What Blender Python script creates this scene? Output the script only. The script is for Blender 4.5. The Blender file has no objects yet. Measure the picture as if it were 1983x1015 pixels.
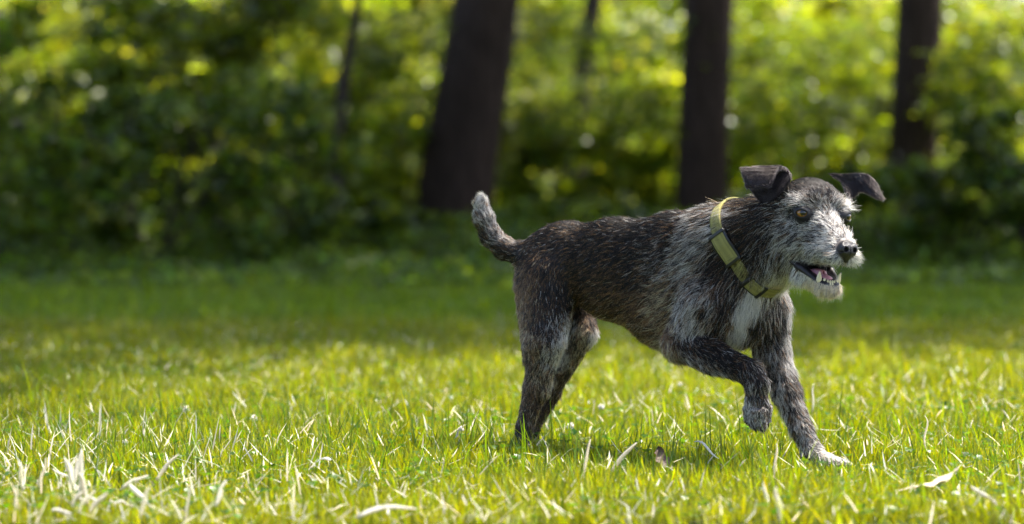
import bpy, math, time
import numpy as np
from mathutils import Vector, Matrix
from mathutils.kdtree import KDTree
rng = np.random.default_rng(11)
C = bpy.context.scene.collection
sc = bpy.context.scene
R = math.radians

# ------------------------------------------------------------------ camera
CAM_H = 0.44          # metres above the lawn
F_PX = 6000.0         # focal length in pixels of the 1983 px wide photograph
HOR = 355.0
PITCH = math.atan((507.5 - HOR) / F_PX)
D0 = 4.8              # distance of the dog
cam_d = bpy.data.cameras.new('camera')
cam = bpy.data.objects.new('camera', cam_d); C.objects.link(cam)
cam.location = (0, 0, CAM_H)
cam.rotation_euler = (R(90) - PITCH, 0, 0)
cam_d.sensor_width = 36.0
cam_d.lens = 36.0 * F_PX / 1983.0
cam_d.clip_start = 0.05; cam_d.clip_end = 500
cam_d.dof.use_dof = True
cam_d.dof.focus_distance = D0 - 0.04
cam_d.dof.aperture_fstop = 3.7
sc.camera = cam

# ------------------------------------------------------------------ light
SUN_EL, SUN_AZ = 62.0, 28.0     # azimuth measured from +x towards +y (away from the camera)
w = bpy.data.worlds.new('World'); sc.world = w; w.use_nodes = True
nt = w.node_tree
bg = nt.nodes['Background']
sky = nt.nodes.new('ShaderNodeTexSky'); sky.sky_type = 'NISHITA'; sky.sun_disc = False
sky.sun_elevation = R(SUN_EL); sky.sun_rotation = R(90 - SUN_AZ)
sky.dust_density = 2.5; sky.ozone_density = 0.0; sky.air_density = 0.8
nt.links.new(sky.outputs[0], bg.inputs[0]); bg.inputs[1].default_value = 0.15
sd = bpy.data.lights.new('sun', 'SUN'); sd.energy = 5.0; sd.angle = R(0.5); sd.color = (1.0, 0.94, 0.84)
sun = bpy.data.objects.new('sun', sd); C.objects.link(sun)
SV = Vector((math.cos(R(SUN_EL)) * math.cos(R(SUN_AZ)), math.cos(R(SUN_EL)) * math.sin(R(SUN_AZ)), math.sin(R(SUN_EL))))
sun.rotation_euler = (-SV).to_track_quat('-Z', 'Y').to_euler()
sun.location = SV * 30
sc.view_settings.view_transform = 'Standard'
sc.view_settings.look = 'None'
sc.view_settings.exposure = 1.45
sc.render.engine = 'CYCLES'
sc.cycles.max_bounces = 9; sc.cycles.diffuse_bounces = 4; sc.cycles.glossy_bounces = 3
sc.cycles.transmission_bounces = 6; sc.cycles.transparent_max_bounces = 6
sc.cycles.use_denoising = True; sc.cycles.denoising_prefilter = 'FAST'
sc.cycles.use_adaptive_sampling = False
sc.cycles.sample_clamp_indirect = 6.0

# ------------------------------------------------------------------ helpers
def unproj(px, py, Y):
    """world points seen at photo pixels (px, py) at distance Y (arrays allowed)"""
    px = np.asarray(px, float); py = np.asarray(py, float); Y = np.asarray(Y, float)
    cx = (px - 991.5) / F_PX; up = (507.5 - py) / F_PX
    fy = math.cos(PITCH) + math.sin(PITCH) * up
    fz = -math.sin(PITCH) + math.cos(PITCH) * up
    t = Y / fy
    return np.stack([cx * t, fy * t, CAM_H + fz * t], -1)

def gpx(px, Y):
    """ground point below photo column px at distance Y"""
    return float((px - 991.5) / F_PX * Y)

def tag(o, label=None, cat=None, group=None, kind=None):
    if label: o['label'] = label
    if cat: o['category'] = cat
    if group: o['group'] = group
    if kind: o['kind'] = kind
    return o

def empty(name, loc=(0, 0, 0)):
    o = bpy.data.objects.new(name, None); C.objects.link(o); o.location = loc
    o.empty_display_size = 0.05
    return o

def np_mesh(name, V, faces_list, mat, parent=None, color=None, smooth=True, mat_idx=None):
    """V (n,3); faces_list: list of int arrays (m,k); color (n,3)"""
    me = bpy.data.meshes.new(name)
    V = np.asarray(V, np.float32)
    me.vertices.add(len(V)); me.vertices.foreach_set('co', V.ravel())
    loops = np.concatenate([f.ravel() for f in faces_list]).astype(np.int32)
    sizes = np.concatenate([np.full(len(f), f.shape[1], np.int32) for f in faces_list])
    starts = np.concatenate([[0], np.cumsum(sizes)[:-1]]).astype(np.int32)
    me.loops.add(len(loops)); me.loops.foreach_set('vertex_index', loops)
    me.polygons.add(len(sizes)); me.polygons.foreach_set('loop_start', starts)
    me.polygons.foreach_set('loop_total', sizes)
    if smooth: me.polygons.foreach_set('use_smooth', np.ones(len(sizes), bool))
    if color is not None:
        a = me.color_attributes.new('tint', 'FLOAT_COLOR', 'POINT')
        c4 = np.ones((len(V), 4), np.float32); c4[:, :3] = color
        a.data.foreach_set('color', c4.ravel())
    if mat_idx is not None: me.polygons.foreach_set('material_index', mat_idx.astype(np.int32))
    me.update(); me.validate()
    for m in (mat if isinstance(mat, (list, tuple)) else [mat]): me.materials.append(m)
    o = bpy.data.objects.new(name, me); C.objects.link(o)
    if parent is not None: o.parent = parent; o.matrix_parent_inverse = Matrix.Translation(parent.location).inverted()
    return o

def new_mat(name):
    m = bpy.data.materials.new(name); m.use_nodes = True
    n = m.node_tree.nodes; l = m.node_tree.links
    return m, n, l, n['Principled BSDF'], n['Material Output']

def set_in(node, **kw):
    for k, v in kw.items():
        node.inputs[k.replace('_', ' ')].default_value = v

def leaf_material(name, trans=0.45, rough=0.45, tcol=(1.25, 1.35, 0.45), spec=0.5, gain=1.0):
    """two-sided leaf: diffuse + translucent + a soft gloss, tinted per leaf"""
    m, n, l, p, out = new_mat(name)
    at = n.new('ShaderNodeAttribute'); at.attribute_name = 'tint'
    geo = n.new('ShaderNodeNewGeometry')
    noi = n.new('ShaderNodeTexNoise'); noi.inputs['Scale'].default_value = 3.0; noi.inputs['Detail'].default_value = 2
    l.new(geo.outputs['Position'], noi.inputs['Vector'])
    mr = n.new('ShaderNodeMapRange'); mr.inputs[3].default_value = 0.75 * gain; mr.inputs[4].default_value = 1.25 * gain
    l.new(noi.outputs['Fac'], mr.inputs[0])
    sc_ = n.new('ShaderNodeVectorMath'); sc_.operation = 'SCALE'
    l.new(at.outputs['Color'], sc_.inputs[0]); l.new(mr.outputs[0], sc_.inputs['Scale'])
    tm = n.new('ShaderNodeVectorMath'); tm.operation = 'MULTIPLY'; tm.inputs[1].default_value = tcol
    l.new(sc_.outputs[0], tm.inputs[0])
    l.new(sc_.outputs[0], p.inputs['Base Color'])
    set_in(p, Roughness=rough); p.inputs['Specular IOR Level'].default_value = spec
    tr = n.new('ShaderNodeBsdfTranslucent'); l.new(tm.outputs[0], tr.inputs['Color'])
    mx = n.new('ShaderNodeMixShader'); mx.inputs[0].default_value = trans
    l.new(p.outputs[0], mx.inputs[1]); l.new(tr.outputs[0], mx.inputs[2])
    l.new(mx.outputs[0], out.inputs['Surface'])
    return m

def plain(name, col, rough=0.6, spec=0.5, noise=0.25, nscale=40, bump=0.0, **kw):
    m, n, l, p, out = new_mat(name)
    tc = n.new('ShaderNodeTexCoord')
    noi = n.new('ShaderNodeTexNoise'); noi.inputs['Scale'].default_value = nscale; noi.inputs['Detail'].default_value = 5
    l.new(tc.outputs['Object'], noi.inputs['Vector'])
    mr = n.new('ShaderNodeMapRange'); mr.inputs[3].default_value = 1 - noise; mr.inputs[4].default_value = 1 + noise
    l.new(noi.outputs['Fac'], mr.inputs[0])
    vm = n.new('ShaderNodeVectorMath'); vm.operation = 'SCALE'; vm.inputs[0].default_value = col
    l.new(mr.outputs[0], vm.inputs['Scale']); l.new(vm.outputs[0], p.inputs['Base Color'])
    set_in(p, Roughness=rough); p.inputs['Specular IOR Level'].default_value = spec
    if bump:
        b = n.new('ShaderNodeBump'); b.inputs['Strength'].default_value = bump; b.inputs['Distance'].default_value = 0.01
        l.new(noi.outputs['Fac'], b.inputs['Height']); l.new(b.outputs[0], p.inputs['Normal'])
    for k, v in kw.items(): p.inputs[k.replace('_', ' ')].default_value = v
    return m

def tube_mesh(pts, rads, seg=14, wob=0.0, seed=0, cap=True):
    """a closed tapering tube along pts -> V, [quads, tris]"""
    g = np.random.default_rng(seed)
    P = np.asarray(pts, float); n = len(P); rads = np.asarray(rads, float)
    T = np.gradient(P, axis=0); T /= np.linalg.norm(T, axis=1)[:, None] + 1e-9
    ref = np.array([0.31, 0.17, 0.94]) if abs(T[0, 2]) < 0.8 else np.array([1.0, 0.1, 0.0])
    A = np.cross(T, ref); A /= np.linalg.norm(A, axis=1)[:, None]
    B = np.cross(T, A)
    th = np.linspace(0, 2 * np.pi, seg, endpoint=False)
    ph = g.uniform(0, 6.28, 4)
    shape = 1 + wob * (np.sin(3 * th + ph[0]) * 0.5 + np.sin(5 * th + ph[1]) * 0.35 + np.sin(2 * th + ph[2]) * 0.4)
    V = (P[:, None] + rads[:, None, None] * shape[None, :, None] *
         (np.cos(th)[None, :, None] * A[:, None] + np.sin(th)[None, :, None] * B[:, None])).reshape(-1, 3)
    i = np.arange(n - 1)[:, None] * seg; j = np.arange(seg)[None]; k = (j + 1) % seg
    Q = np.stack([i + j, i + k, i + seg + k, i + seg + j], -1).reshape(-1, 4)
    V = np.vstack([V, P[:1], P[-1:]])
    a, b = n * seg, n * seg + 1
    t1 = np.stack([np.full(seg, a), (np.arange(seg) + 1) % seg, np.arange(seg)], -1)
    o_ = (n - 1) * seg
    t2 = np.stack([np.full(seg, b), o_ + np.arange(seg), o_ + (np.arange(seg) + 1) % seg], -1)
    return V, [Q, np.vstack([t1, t2])]

def merge(parts):
    Vs, Qs, Ts, off = [], [], [], 0
    for V, F in parts:
        Vs.append(V)
        for f in F: (Qs if f.shape[1] == 4 else Ts).append(f + off)
        off += len(V)
    out = []
    if Qs: out.append(np.vstack(Qs))
    if Ts: out.append(np.vstack(Ts))
    return np.vstack(Vs), out

def sine_noise(P, scale, seed):
    """cheap smooth noise in about [-1, 1]"""
    g = np.random.default_rng(seed); s = np.zeros(len(P))
    for o_ in range(3):
        for _ in range(3):
            k = g.normal(size=3); k /= np.linalg.norm(k)
            s += np.sin(P @ k * (6.28 / scale) * (1.9 ** o_) * g.uniform(0.7, 1.3) + g.uniform(0, 6.28)) / (1.6 ** o_)
    return s / 4.0

def leaves(P, size, g, tone, tone_var=0.25, up=0.35, asp=0.55, hue=0.12):
    """small folded leaf faces at points P: V, quads, colour per vertex"""
    n = len(P)
    size = np.broadcast_to(np.asarray(size, float), (n,)) * g.uniform(0.65, 1.3, n)
    ax = g.normal(size=(n, 3)); ax[:, 2] *= 0.5; ax /= np.linalg.norm(ax, axis=1)[:, None]
    nn = g.normal(size=(n, 3)) * (1 - up); nn[:, 2] += up * 1.6
    sd_ = np.cross(ax, nn); sd_ /= np.linalg.norm(sd_, axis=1)[:, None] + 1e-9
    nm = np.cross(sd_, ax)
    L = size[:, None]; W = L * asp * 0.5; fold = L * 0.10
    b = P - ax * L * 0.5; t = P + ax * L * 0.5 - nm * L * 0.12
    c1 = P + ax * L * 0.08 + nm * fold * 0.4
    l_ = P - ax * L * 0.05 + sd_ * W + nm * fold; r_ = P - ax * L * 0.05 - sd_ * W + nm * fold
    V = np.stack([b, l_, t, r_, c1], 1).reshape(-1, 3)
    i = np.arange(n)[:, None] * 5
    T = np.concatenate([i + [0, 4, 1], i + [1, 4, 2], i + [2, 4, 3], i + [3, 4, 0]], 0)
    br = np.exp(g.normal(0, tone_var, n))[:, None]
    h = g.normal(0, hue, n)[:, None]
    col = np.asarray(tone)[None] * br * np.hstack([1 + h, np.ones((n, 1)), 1 - h])
    return V, T, np.repeat(np.clip(col, 0.001, 0.9), 5, 0)

# ------------------------------------------------------------------ materials of the setting
M_leaf = leaf_material('leaf_green', trans=0.5, rough=0.34, tcol=(1.9, 1.7, 0.25), spec=0.5)
M_far = leaf_material('far_leaf_green', trans=0.55, rough=0.34, tcol=(1.7, 1.55, 0.9), spec=0.5)
M_grass = leaf_material('grass_blades', trans=0.55, rough=0.33, tcol=(1.6, 1.45, 0.15), spec=0.42)
M_straw = leaf_material('dry_straw', trans=0.58, rough=0.4, tcol=(1.0, 0.95, 0.85), spec=0.5)

def ground_material():
    m, n, l, p, out = new_mat('lawn_soil')
    geo = n.new('ShaderNodeNewGeometry')
    a = n.new('ShaderNodeTexNoise'); a.inputs['Scale'].default_value = 1.3; a.inputs['Detail'].default_value = 8
    b = n.new('ShaderNodeTexNoise'); b.inputs['Scale'].default_value = 60; b.inputs['Detail'].default_value = 4
    l.new(geo.outputs['Position'], a.inputs['Vector']); l.new(geo.outputs['Position'], b.inputs['Vector'])
    r = n.new('ShaderNodeValToRGB'); e = r.color_ramp.elements
    e[0].position = 0.35; e[0].color = (0.028, 0.045, 0.008, 1); e[1].position = 0.65; e[1].color = (0.065, 0.10, 0.016, 1)
    l.new(a.outputs['Fac'], r.inputs[0])
    r2 = n.new('ShaderNodeValToRGB'); e = r2.color_ramp.elements
    e[0].position = 0.3; e[0].color = (0.03, 0.022, 0.012, 1); e[1].position = 0.6; e[1].color = (1, 1, 1, 1)
    l.new(b.outputs['Fac'], r2.inputs[0])
    mx = n.new('ShaderNodeMix'); mx.data_type = 'RGBA'; mx.blend_type = 'MULTIPLY'; mx.inputs[0].default_value = 0.7
    l.new(r.outputs[0], mx.inputs[6]); l.new(r2.outputs[0], mx.inputs[7]); l.new(mx.outputs[2], p.inputs['Base Color'])
    set_in(p, Roughness=0.9)
    bp = n.new('ShaderNodeBump'); bp.inputs['Distance'].default_value = 0.02
    l.new(b.outputs['Fac'], bp.inputs['Height']); l.new(bp.outputs[0], p.inputs['Normal'])
    return m

def bark_material(name, col, scale=1.0):
    m, n, l, p, out = new_mat(name)
    geo = n.new('ShaderNodeNewGeometry')
    mp = n.new('ShaderNodeMapping'); mp.inputs['Scale'].default_value = (22 * scale, 22 * scale, 3.5 * scale)
    l.new(geo.outputs['Position'], mp.inputs[0])
    v = n.new('ShaderNodeTexVoronoi'); v.inputs['Scale'].default_value = 1.0
    nz = n.new('ShaderNodeTexNoise'); nz.inputs['Scale'].default_value = 1.6; nz.inputs['Detail'].default_value = 7
    l.new(mp.outputs[0], v.inputs['Vector']); l.new(mp.outputs[0], nz.inputs['Vector'])
    r = n.new('ShaderNodeValToRGB'); e = r.color_ramp.elements
    e[0].position = 0.2; e[0].color = (*[c * 0.45 for c in col], 1); e[1].position = 0.75; e[1].color = (*[c * 1.5 for c in col], 1)
    l.new(nz.outputs['Fac'], r.inputs[0]); l.new(r.outputs[0], p.inputs['Base Color'])
    ad = n.new('ShaderNodeMath'); l.new(v.outputs['Distance'], ad.inputs[0]); l.new(nz.outputs['Fac'], ad.inputs[1])
    bp = n.new('ShaderNodeBump'); bp.inputs['Distance'].default_value = 0.03; bp.inputs['Strength'].default_value = 0.9
    l.new(ad.outputs[0], bp.inputs['Height']); l.new(bp.outputs[0], p.inputs['Normal'])
    set_in(p, Roughness=0.85); p.inputs['Specular IOR Level'].default_value = 0.2
    return m
M_bark = bark_material('dark_bark', (0.050, 0.031, 0.024))
M_bark2 = bark_material('grey_bark', (0.05, 0.036, 0.03), 1.6)
M_ground = ground_material()

# ------------------------------------------------------------------ ground
def ground_z(x, y):
    return 0.006 * np.sin(x * 2.1 + 0.4) * np.cos(y * 1.7) + 0.004 * np.sin(x * 5.3 + y * 3.1)
gx = np.concatenate([np.linspace(-150, -12, 24), np.linspace(-11.5, 11.5, 93), np.linspace(12, 150, 24)])
gy = np.concatenate([np.linspace(-60, -3, 12), np.linspace(-2.5, 26, 115), np.linspace(27, 200, 40)])
GX, GY = np.meshgrid(gx, gy, indexing='ij')
V = np.stack([GX, GY, ground_z(GX, GY) + 2.1 * np.clip((GY - 58) / 14, 0, 1) ** 1.5], -1).reshape(-1, 3)
ii, jj = np.meshgrid(np.arange(len(gx) - 1), np.arange(len(gy) - 1), indexing='ij')
b_ = (ii * len(gy) + jj).ravel()
g_o = np_mesh('ground', V, [np.stack([b_, b_ + len(gy), b_ + len(gy) + 1, b_ + 1], -1)], M_ground)
tag(g_o, kind='structure')

# ------------------------------------------------------------------ grass
def blades(x, y, h, wd, g, lean=0.35, col=(0.10, 0.17, 0.012), var=0.22, hue=0.1, flat=None, z0=None, segs=3, bend_rng=(0.1, 0.8), width_dir=None):
    n = len(x)
    az = g.uniform(0, 2 * np.pi, n)
    ln = np.abs(g.normal(0, lean, n)) if flat is None else flat
    dirh = np.stack([np.cos(az), np.sin(az)], -1)
    wa = az + np.pi / 2 + g.normal(0, 0.5, n)
    wdv = np.stack([np.cos(wa), np.sin(wa), g.normal(0, 0.15, n)], -1)
    base = np.stack([x, y, (ground_z(x, y) if z0 is None else z0) - 0.002], -1)
    bend = g.uniform(*bend_rng, n)
    V = np.zeros((n, 2 * segs + 1, 3)); pos = base.copy()
    ang = ln.copy()
    for s in range(segs):
        ww = wd * (1.0, 0.92, 0.7, 0.5)[s] if segs <= 4 else wd
        V[:, 2 * s] = pos + wdv * ww[:, None] * 0.5; V[:, 2 * s + 1] = pos - wdv * ww[:, None] * 0.5
        step = (h / segs)[:, None] * np.stack([np.sin(ang) * dirh[:, 0], np.sin(ang) * dirh[:, 1], np.cos(ang)], -1)
        pos = pos + step; ang = ang + bend / segs
    V[:, 2 * segs] = pos
    np.maximum(V[:, :, 2], base[:, None, 2] - 0.001, out=V[:, :, 2])
    i = np.arange(n)[:, None] * (2 * segs + 1)
    Q = np.concatenate([i + [2 * s, 2 * s + 1, 2 * s + 3, 2 * s + 2] for s in range(segs - 1)], 0)
    T = i + [2 * segs - 2, 2 * segs - 1, 2 * segs]
    br = np.exp(g.normal(0, var, n))[:, None]; hh = g.normal(0, hue, n)[:, None]
    c = np.asarray(col)[None] * br * np.hstack([1 + hh, np.ones((n, 1)), 1 - hh])
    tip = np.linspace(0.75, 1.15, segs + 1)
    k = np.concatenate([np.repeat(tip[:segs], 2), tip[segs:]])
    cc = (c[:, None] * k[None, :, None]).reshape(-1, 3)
    return V.reshape(-1, 3), [Q, T], np.clip(cc, 0.001, 0.85)

def scatter(n, y0, y1, margin, g, power=1.0):
    """points on the lawn between distances y0..y1, over the view width plus a margin"""
    u = g.uniform(0, 1, n * 3)
    y = y0 + (y1 - y0) * u ** power
    half = 0.166 * y + margin
    x = g.uniform(-1, 1, n * 3) * (0.166 * y1 + margin)
    k = np.abs(x) < half
    return x[k][:n], y[k][:n]

GSETS = []
def add_grass(n, y0, y1, margin, hm, wm, power=1.0, seed=1, **kw):
    g = np.random.default_rng(seed)
    x, y = scatter(n, y0, y1, margin, g, power)
    P3 = np.stack([x, y, 0 * x], -1)
    t1 = sine_noise(P3, 0.55, 5); t2 = sine_noise(P3, 0.16, 6)
    h = hm * np.exp(g.normal(0, 0.28, len(x))) * (1 + 0.30 * t1 + 0.22 * t2)
    wd = wm * g.uniform(0.6, 1.35, len(x))
    for cx_, cy_, r_, f_ in ((0.49, 4.755, 0.095, 0.6), (0.03, 4.94, 0.07, 0.35), (0.03, 4.99, .06, .6)):      # pressed down by the paws
        h = h * (1 - f_ * np.exp(-(((x - cx_) ** 2 + (y - cy_) ** 2) / r_ ** 2) ** 2))
    GSETS.append(blades(x, y, h, wd, g, **kw))
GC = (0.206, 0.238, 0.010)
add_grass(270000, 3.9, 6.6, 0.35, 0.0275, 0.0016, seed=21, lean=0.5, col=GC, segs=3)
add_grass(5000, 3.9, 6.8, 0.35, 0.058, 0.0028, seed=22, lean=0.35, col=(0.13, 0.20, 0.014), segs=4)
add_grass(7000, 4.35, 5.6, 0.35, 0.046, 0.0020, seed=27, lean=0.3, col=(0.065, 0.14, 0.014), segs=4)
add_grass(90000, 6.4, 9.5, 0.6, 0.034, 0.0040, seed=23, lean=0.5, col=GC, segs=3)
add_grass(90000, 9.2, 14.2, 0.9, 0.040, 0.0065, seed=24, lean=0.5, col=(0.15, 0.225, 0.016), segs=2)  # greener than the near grass, the look of shade put into the colour
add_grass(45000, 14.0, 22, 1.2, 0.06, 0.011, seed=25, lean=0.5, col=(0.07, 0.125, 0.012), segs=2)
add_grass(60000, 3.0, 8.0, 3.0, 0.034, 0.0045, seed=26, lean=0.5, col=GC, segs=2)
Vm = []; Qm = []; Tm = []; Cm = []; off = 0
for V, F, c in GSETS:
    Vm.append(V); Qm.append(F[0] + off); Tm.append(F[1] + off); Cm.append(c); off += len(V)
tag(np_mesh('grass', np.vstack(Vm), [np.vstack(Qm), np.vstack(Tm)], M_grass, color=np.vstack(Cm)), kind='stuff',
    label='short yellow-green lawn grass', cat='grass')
del GSETS, Vm, Qm, Tm, Cm

# dry clippings in the sward, their pale strips also imitating glints on glossy blades
g = np.random.default_rng(31)
x, y = scatter(8500, 3.8, 9.5, 0.5, g, 1.3)
V1, F1, c1 = blades(x, y, g.uniform(0.012, 0.045, len(x)), g.uniform(0.0012, 0.0030, len(x)), g, col=(0.74, 0.69, 0.56), var=0.15, hue=0.05,
                    flat=g.uniform(0.7, 1.6, len(x)), z0=g.uniform(0.008, 0.034, len(x)), segs=3, bend_rng=(-0.3, 0.5))
x2, y2 = scatter(1500, 3.8, 5.3, 0.4, g, 1.0)
k = x2 < g.normal(-0.28, .22, len(x2)); x2, y2 = x2[k], y2[k]
V2, F2, c2 = blades(x2, y2, g.uniform(0.02, 0.065, len(x2)), g.uniform(0.0016, 0.0038, len(x2)), g, col=(0.78, 0.73, 0.62), var=0.1, hue=0.04,
                    flat=g.uniform(0.1, 1.5, len(x2)), z0=g.uniform(0.01, 0.03, len(x2)), segs=3, bend_rng=(-0.3, 0.6))
F1 = [np.vstack([F1[k_], F2[k_] + len(V1)]) for k_ in (0, 1)]; V1 = np.vstack([V1, V2]); c1 = np.vstack([c1, c2])
tag(np_mesh('clippings_and_glints', V1, F1, M_straw, color=c1), kind='stuff', label='pale dry clippings and imitated blade glints in the grass', cat='clippings')

# clover and small broad leaves between the blades
g = np.random.default_rng(33)
x, y = scatter(5200, 3.9, 9.0, 0.4, g, 1.2)
k = sine_noise(np.stack([x, y, 0 * x], -1), 0.6, 9) > -0.05
x, y = x[k], y[k]
n_ = len(x); zz = g.uniform(0.016, 0.036, n_)
Ps = []
for q in range(3):
    a = q * 2.094 + g.uniform(0, 0.6, n_)
    Ps.append(np.stack([x + 0.0045 * np.cos(a), y + 0.0045 * np.sin(a), zz], -1))
V1, T1, c1 = leaves(np.vstack(Ps), 0.011, g, (0.075, 0.15, 0.02), 0.2, up=0.8, asp=1.0)
tag(np_mesh('clover', V1, [T1], M_leaf, color=c1), kind='stuff', label='small clover leaves growing in the lawn', cat='clover')

# ------------------------------------------------------------------ woodland
GREEN = (0.060, 0.110, 0.012)
def foliage(name, P, size, tone, parent, g, up=0.35, tv=0.28, mat=None):
    V, T, c = leaves(P, size, g, tone, tv, up=up)
    c = np.clip(c * np.exp(0.32 * np.repeat(sine_noise(P, 1.6, 88), 5))[:, None], .001, .8)  # lighter and darker clumps, imitating lit leaves and dark gaps by colour
    return np_mesh(name, V, [T], mat or M_leaf, parent, color=c, smooth=False)

def clumped(center, radii, n, nclump, g, spread=0.16, hollow=0.35):
    d = g.normal(size=(nclump, 3)); d /= np.linalg.norm(d, axis=1)[:, None]
    r = g.uniform(hollow, 1, nclump) ** 0.6
    cc = d * r[:, None] * np.asarray(radii)
    wts = g.uniform(0.4, 1.6, nclump); wts /= wts.sum()
    idx = g.choice(nclump, n, p=wts)
    off_ = g.normal(size=(n, 3)) * spread * np.mean(radii) * g.uniform(0.6, 1.3, nclump)[idx][:, None]
    off_[:, 2] *= 0.6
    return np.asarray(center) + cc[idx] + off_

ORD = ['first', 'second', 'third', 'fourth', 'fifth', 'sixth', 'seventh', 'eighth', 'ninth', 'tenth', 'eleventh', 'twelfth',
       'thirteenth', 'fourteenth', 'fifteenth', 'sixteenth']
def shrub(px, Y, h, wdt, n, size, tone, label, g, group):
    x = gpx(px, Y)
    root = tag(empty('shrub', (x, Y, 0)), label, 'shrub', group)
    parts = []
    for q in range(5):
        a = g.uniform(0, 6.28); l_ = g.uniform(0.2, 0.45) * wdt
        top = np.array([x + math.cos(a) * l_, Y + math.sin(a) * l_, h * g.uniform(0.6, 0.9)])
        s_ = np.linspace(0, 1, 6)[:, None]
        pts = np.array([x, Y, -0.03]) * (1 - s_) + top * s_ + np.array([0, 0, 0.1 * h]) * np.sin(s_ * 3.14)
        parts.append(tube_mesh(pts, np.linspace(0.014, 0.004, 6), 6, seed=q))
    V, F = merge(parts); np_mesh('stem', V, F, M_bark2, root)
    P = clumped((x, Y, h * 0.5), (wdt * 0.5, wdt * 0.45, h * 0.5), n, max(14, int(n / 110)), g, spread=0.12)
    P = P[P[:, 2] > 0.02]
    foliage('foliage', P, size, tone, root, g, tv=0.45 if Y < 22 else 0.55)
    return root

g = np.random.default_rng(41)
rows = []
# (px, Y, height, width, leaves, leaf size, tone)
near_row = [(-60, 14.6, 1.15, 1.3), (120, 15.2, 1.3, 1.3), (300, 14.8, 0.9, 1.2), (450, 15.6, 1.25, 1.25), (600, 15.0, 0.75, 1.1), (760, 15.8, 0.38, 1.0),
            (1010, 16.5, 0.34, 1.0), (1180, 16.2, 0.36, 0.9), (1480, 16.4, 0.38, 0.9), (1700, 15.8, 0.5, 1.0), (1850, 15.4, 0.62, 1.1), (2020, 15.2, 0.9, 1.2)]
mid_row = [(-40, 17.8, 1.7, 1.7), (160, 18.2, 1.75, 1.6), (340, 17.6, 1.6, 1.5), (510, 18.4, 1.65, 1.5), (620, 19.0, 1.15, 1.2), (770, 19.6, 1.0, 1.2),
           (1060, 20.2, 0.95, 1.2), (1240, 20.6, 1.1, 1.2), (1500, 20.8, 1.15, 1.3), (1640, 21.0, 1.2, 1.2), (1860, 20.6, 1.25, 1.4), (2010, 19.8, 1.5, 1.5)]
far_row = [(60, 23.5, 2.5, 2.4), (330, 24.5, 2.7, 2.4), (560, 25.5, 2.2, 2.2), (780, 26.0, 1.8, 2.2), (1060, 26.5, 2.1, 2.2), (1260, 27.0, 1.9, 2.1),
           (1500, 27.0, 2.2, 2.2), (1690, 26.0, 2.0, 2.1), (1930, 25.0, 2.3, 2.4)]
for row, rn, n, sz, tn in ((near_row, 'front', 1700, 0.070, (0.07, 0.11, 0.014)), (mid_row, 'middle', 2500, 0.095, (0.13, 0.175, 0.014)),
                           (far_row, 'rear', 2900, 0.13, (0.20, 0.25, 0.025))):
    for q, (px, Y, h, wdt) in enumerate(row):
        side = 'low' if h < 0.8 else ('tall' if h > 1.5 else 'waist-high')
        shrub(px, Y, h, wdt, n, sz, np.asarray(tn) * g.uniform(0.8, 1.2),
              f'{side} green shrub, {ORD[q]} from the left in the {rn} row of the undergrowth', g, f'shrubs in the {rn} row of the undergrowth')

# leafy weeds along the wood's edge
g = np.random.default_rng(43)
n_ = 60000
yy = g.uniform(12.4, 21, n_) ; xx = g.uniform(-1, 1, n_) * (0.166 * yy + 1.2)
hl = (0.05 + 0.18 * np.clip((yy - 13.4 - 1.3 * sine_noise(np.stack([xx, yy * .3, 0 * xx], -1), 2.2, 19)) / 2.5, 0, 1)) * (1 + 0.55 * sine_noise(np.stack([xx, yy, 0 * xx], -1), 0.9, 12))
P = np.stack([xx, yy, np.abs(hl) * g.uniform(0.05, 1, n_) ** 0.7], -1)
foliage('undergrowth_weeds', P, 0.05, (0.085, 0.14, 0.02), None, g, up=0.5, tv=.5).update_tag()
tag(bpy.data.objects['undergrowth_weeds'], kind='stuff', label='low leafy weeds along the edge of the wood', cat='weeds')
# far wood that reads as one mass: leafy boughs with dark gaps between them
g = np.random.default_rng(47)
nb_ = 300
by = 29 + 27 * g.uniform(0, 1, nb_) ** 1.2; bx = g.uniform(-1, 1, nb_) * (0.17 * by + 3); bz = g.uniform(0.1, 6.5, nb_) ** 1.0
Pl = []
for k in range(nb_):
    n_ = int(g.uniform(160, 380)); r_ = g.uniform(0.3, 0.9)
    Pl.append(np.array([bx[k], by[k], bz[k]]) + g.normal(size=(n_, 3)) * (r_ * 1.1, r_, r_ * 0.42) + np.array([0, 0, 0.2]))
P = np.vstack(Pl); P = P[P[:, 2] > 0.02]
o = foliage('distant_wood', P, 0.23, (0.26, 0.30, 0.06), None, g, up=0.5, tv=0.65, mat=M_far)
tag(o, kind='stuff', label='far sunlit leaves of the wood behind the trunks', cat='wood')

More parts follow.
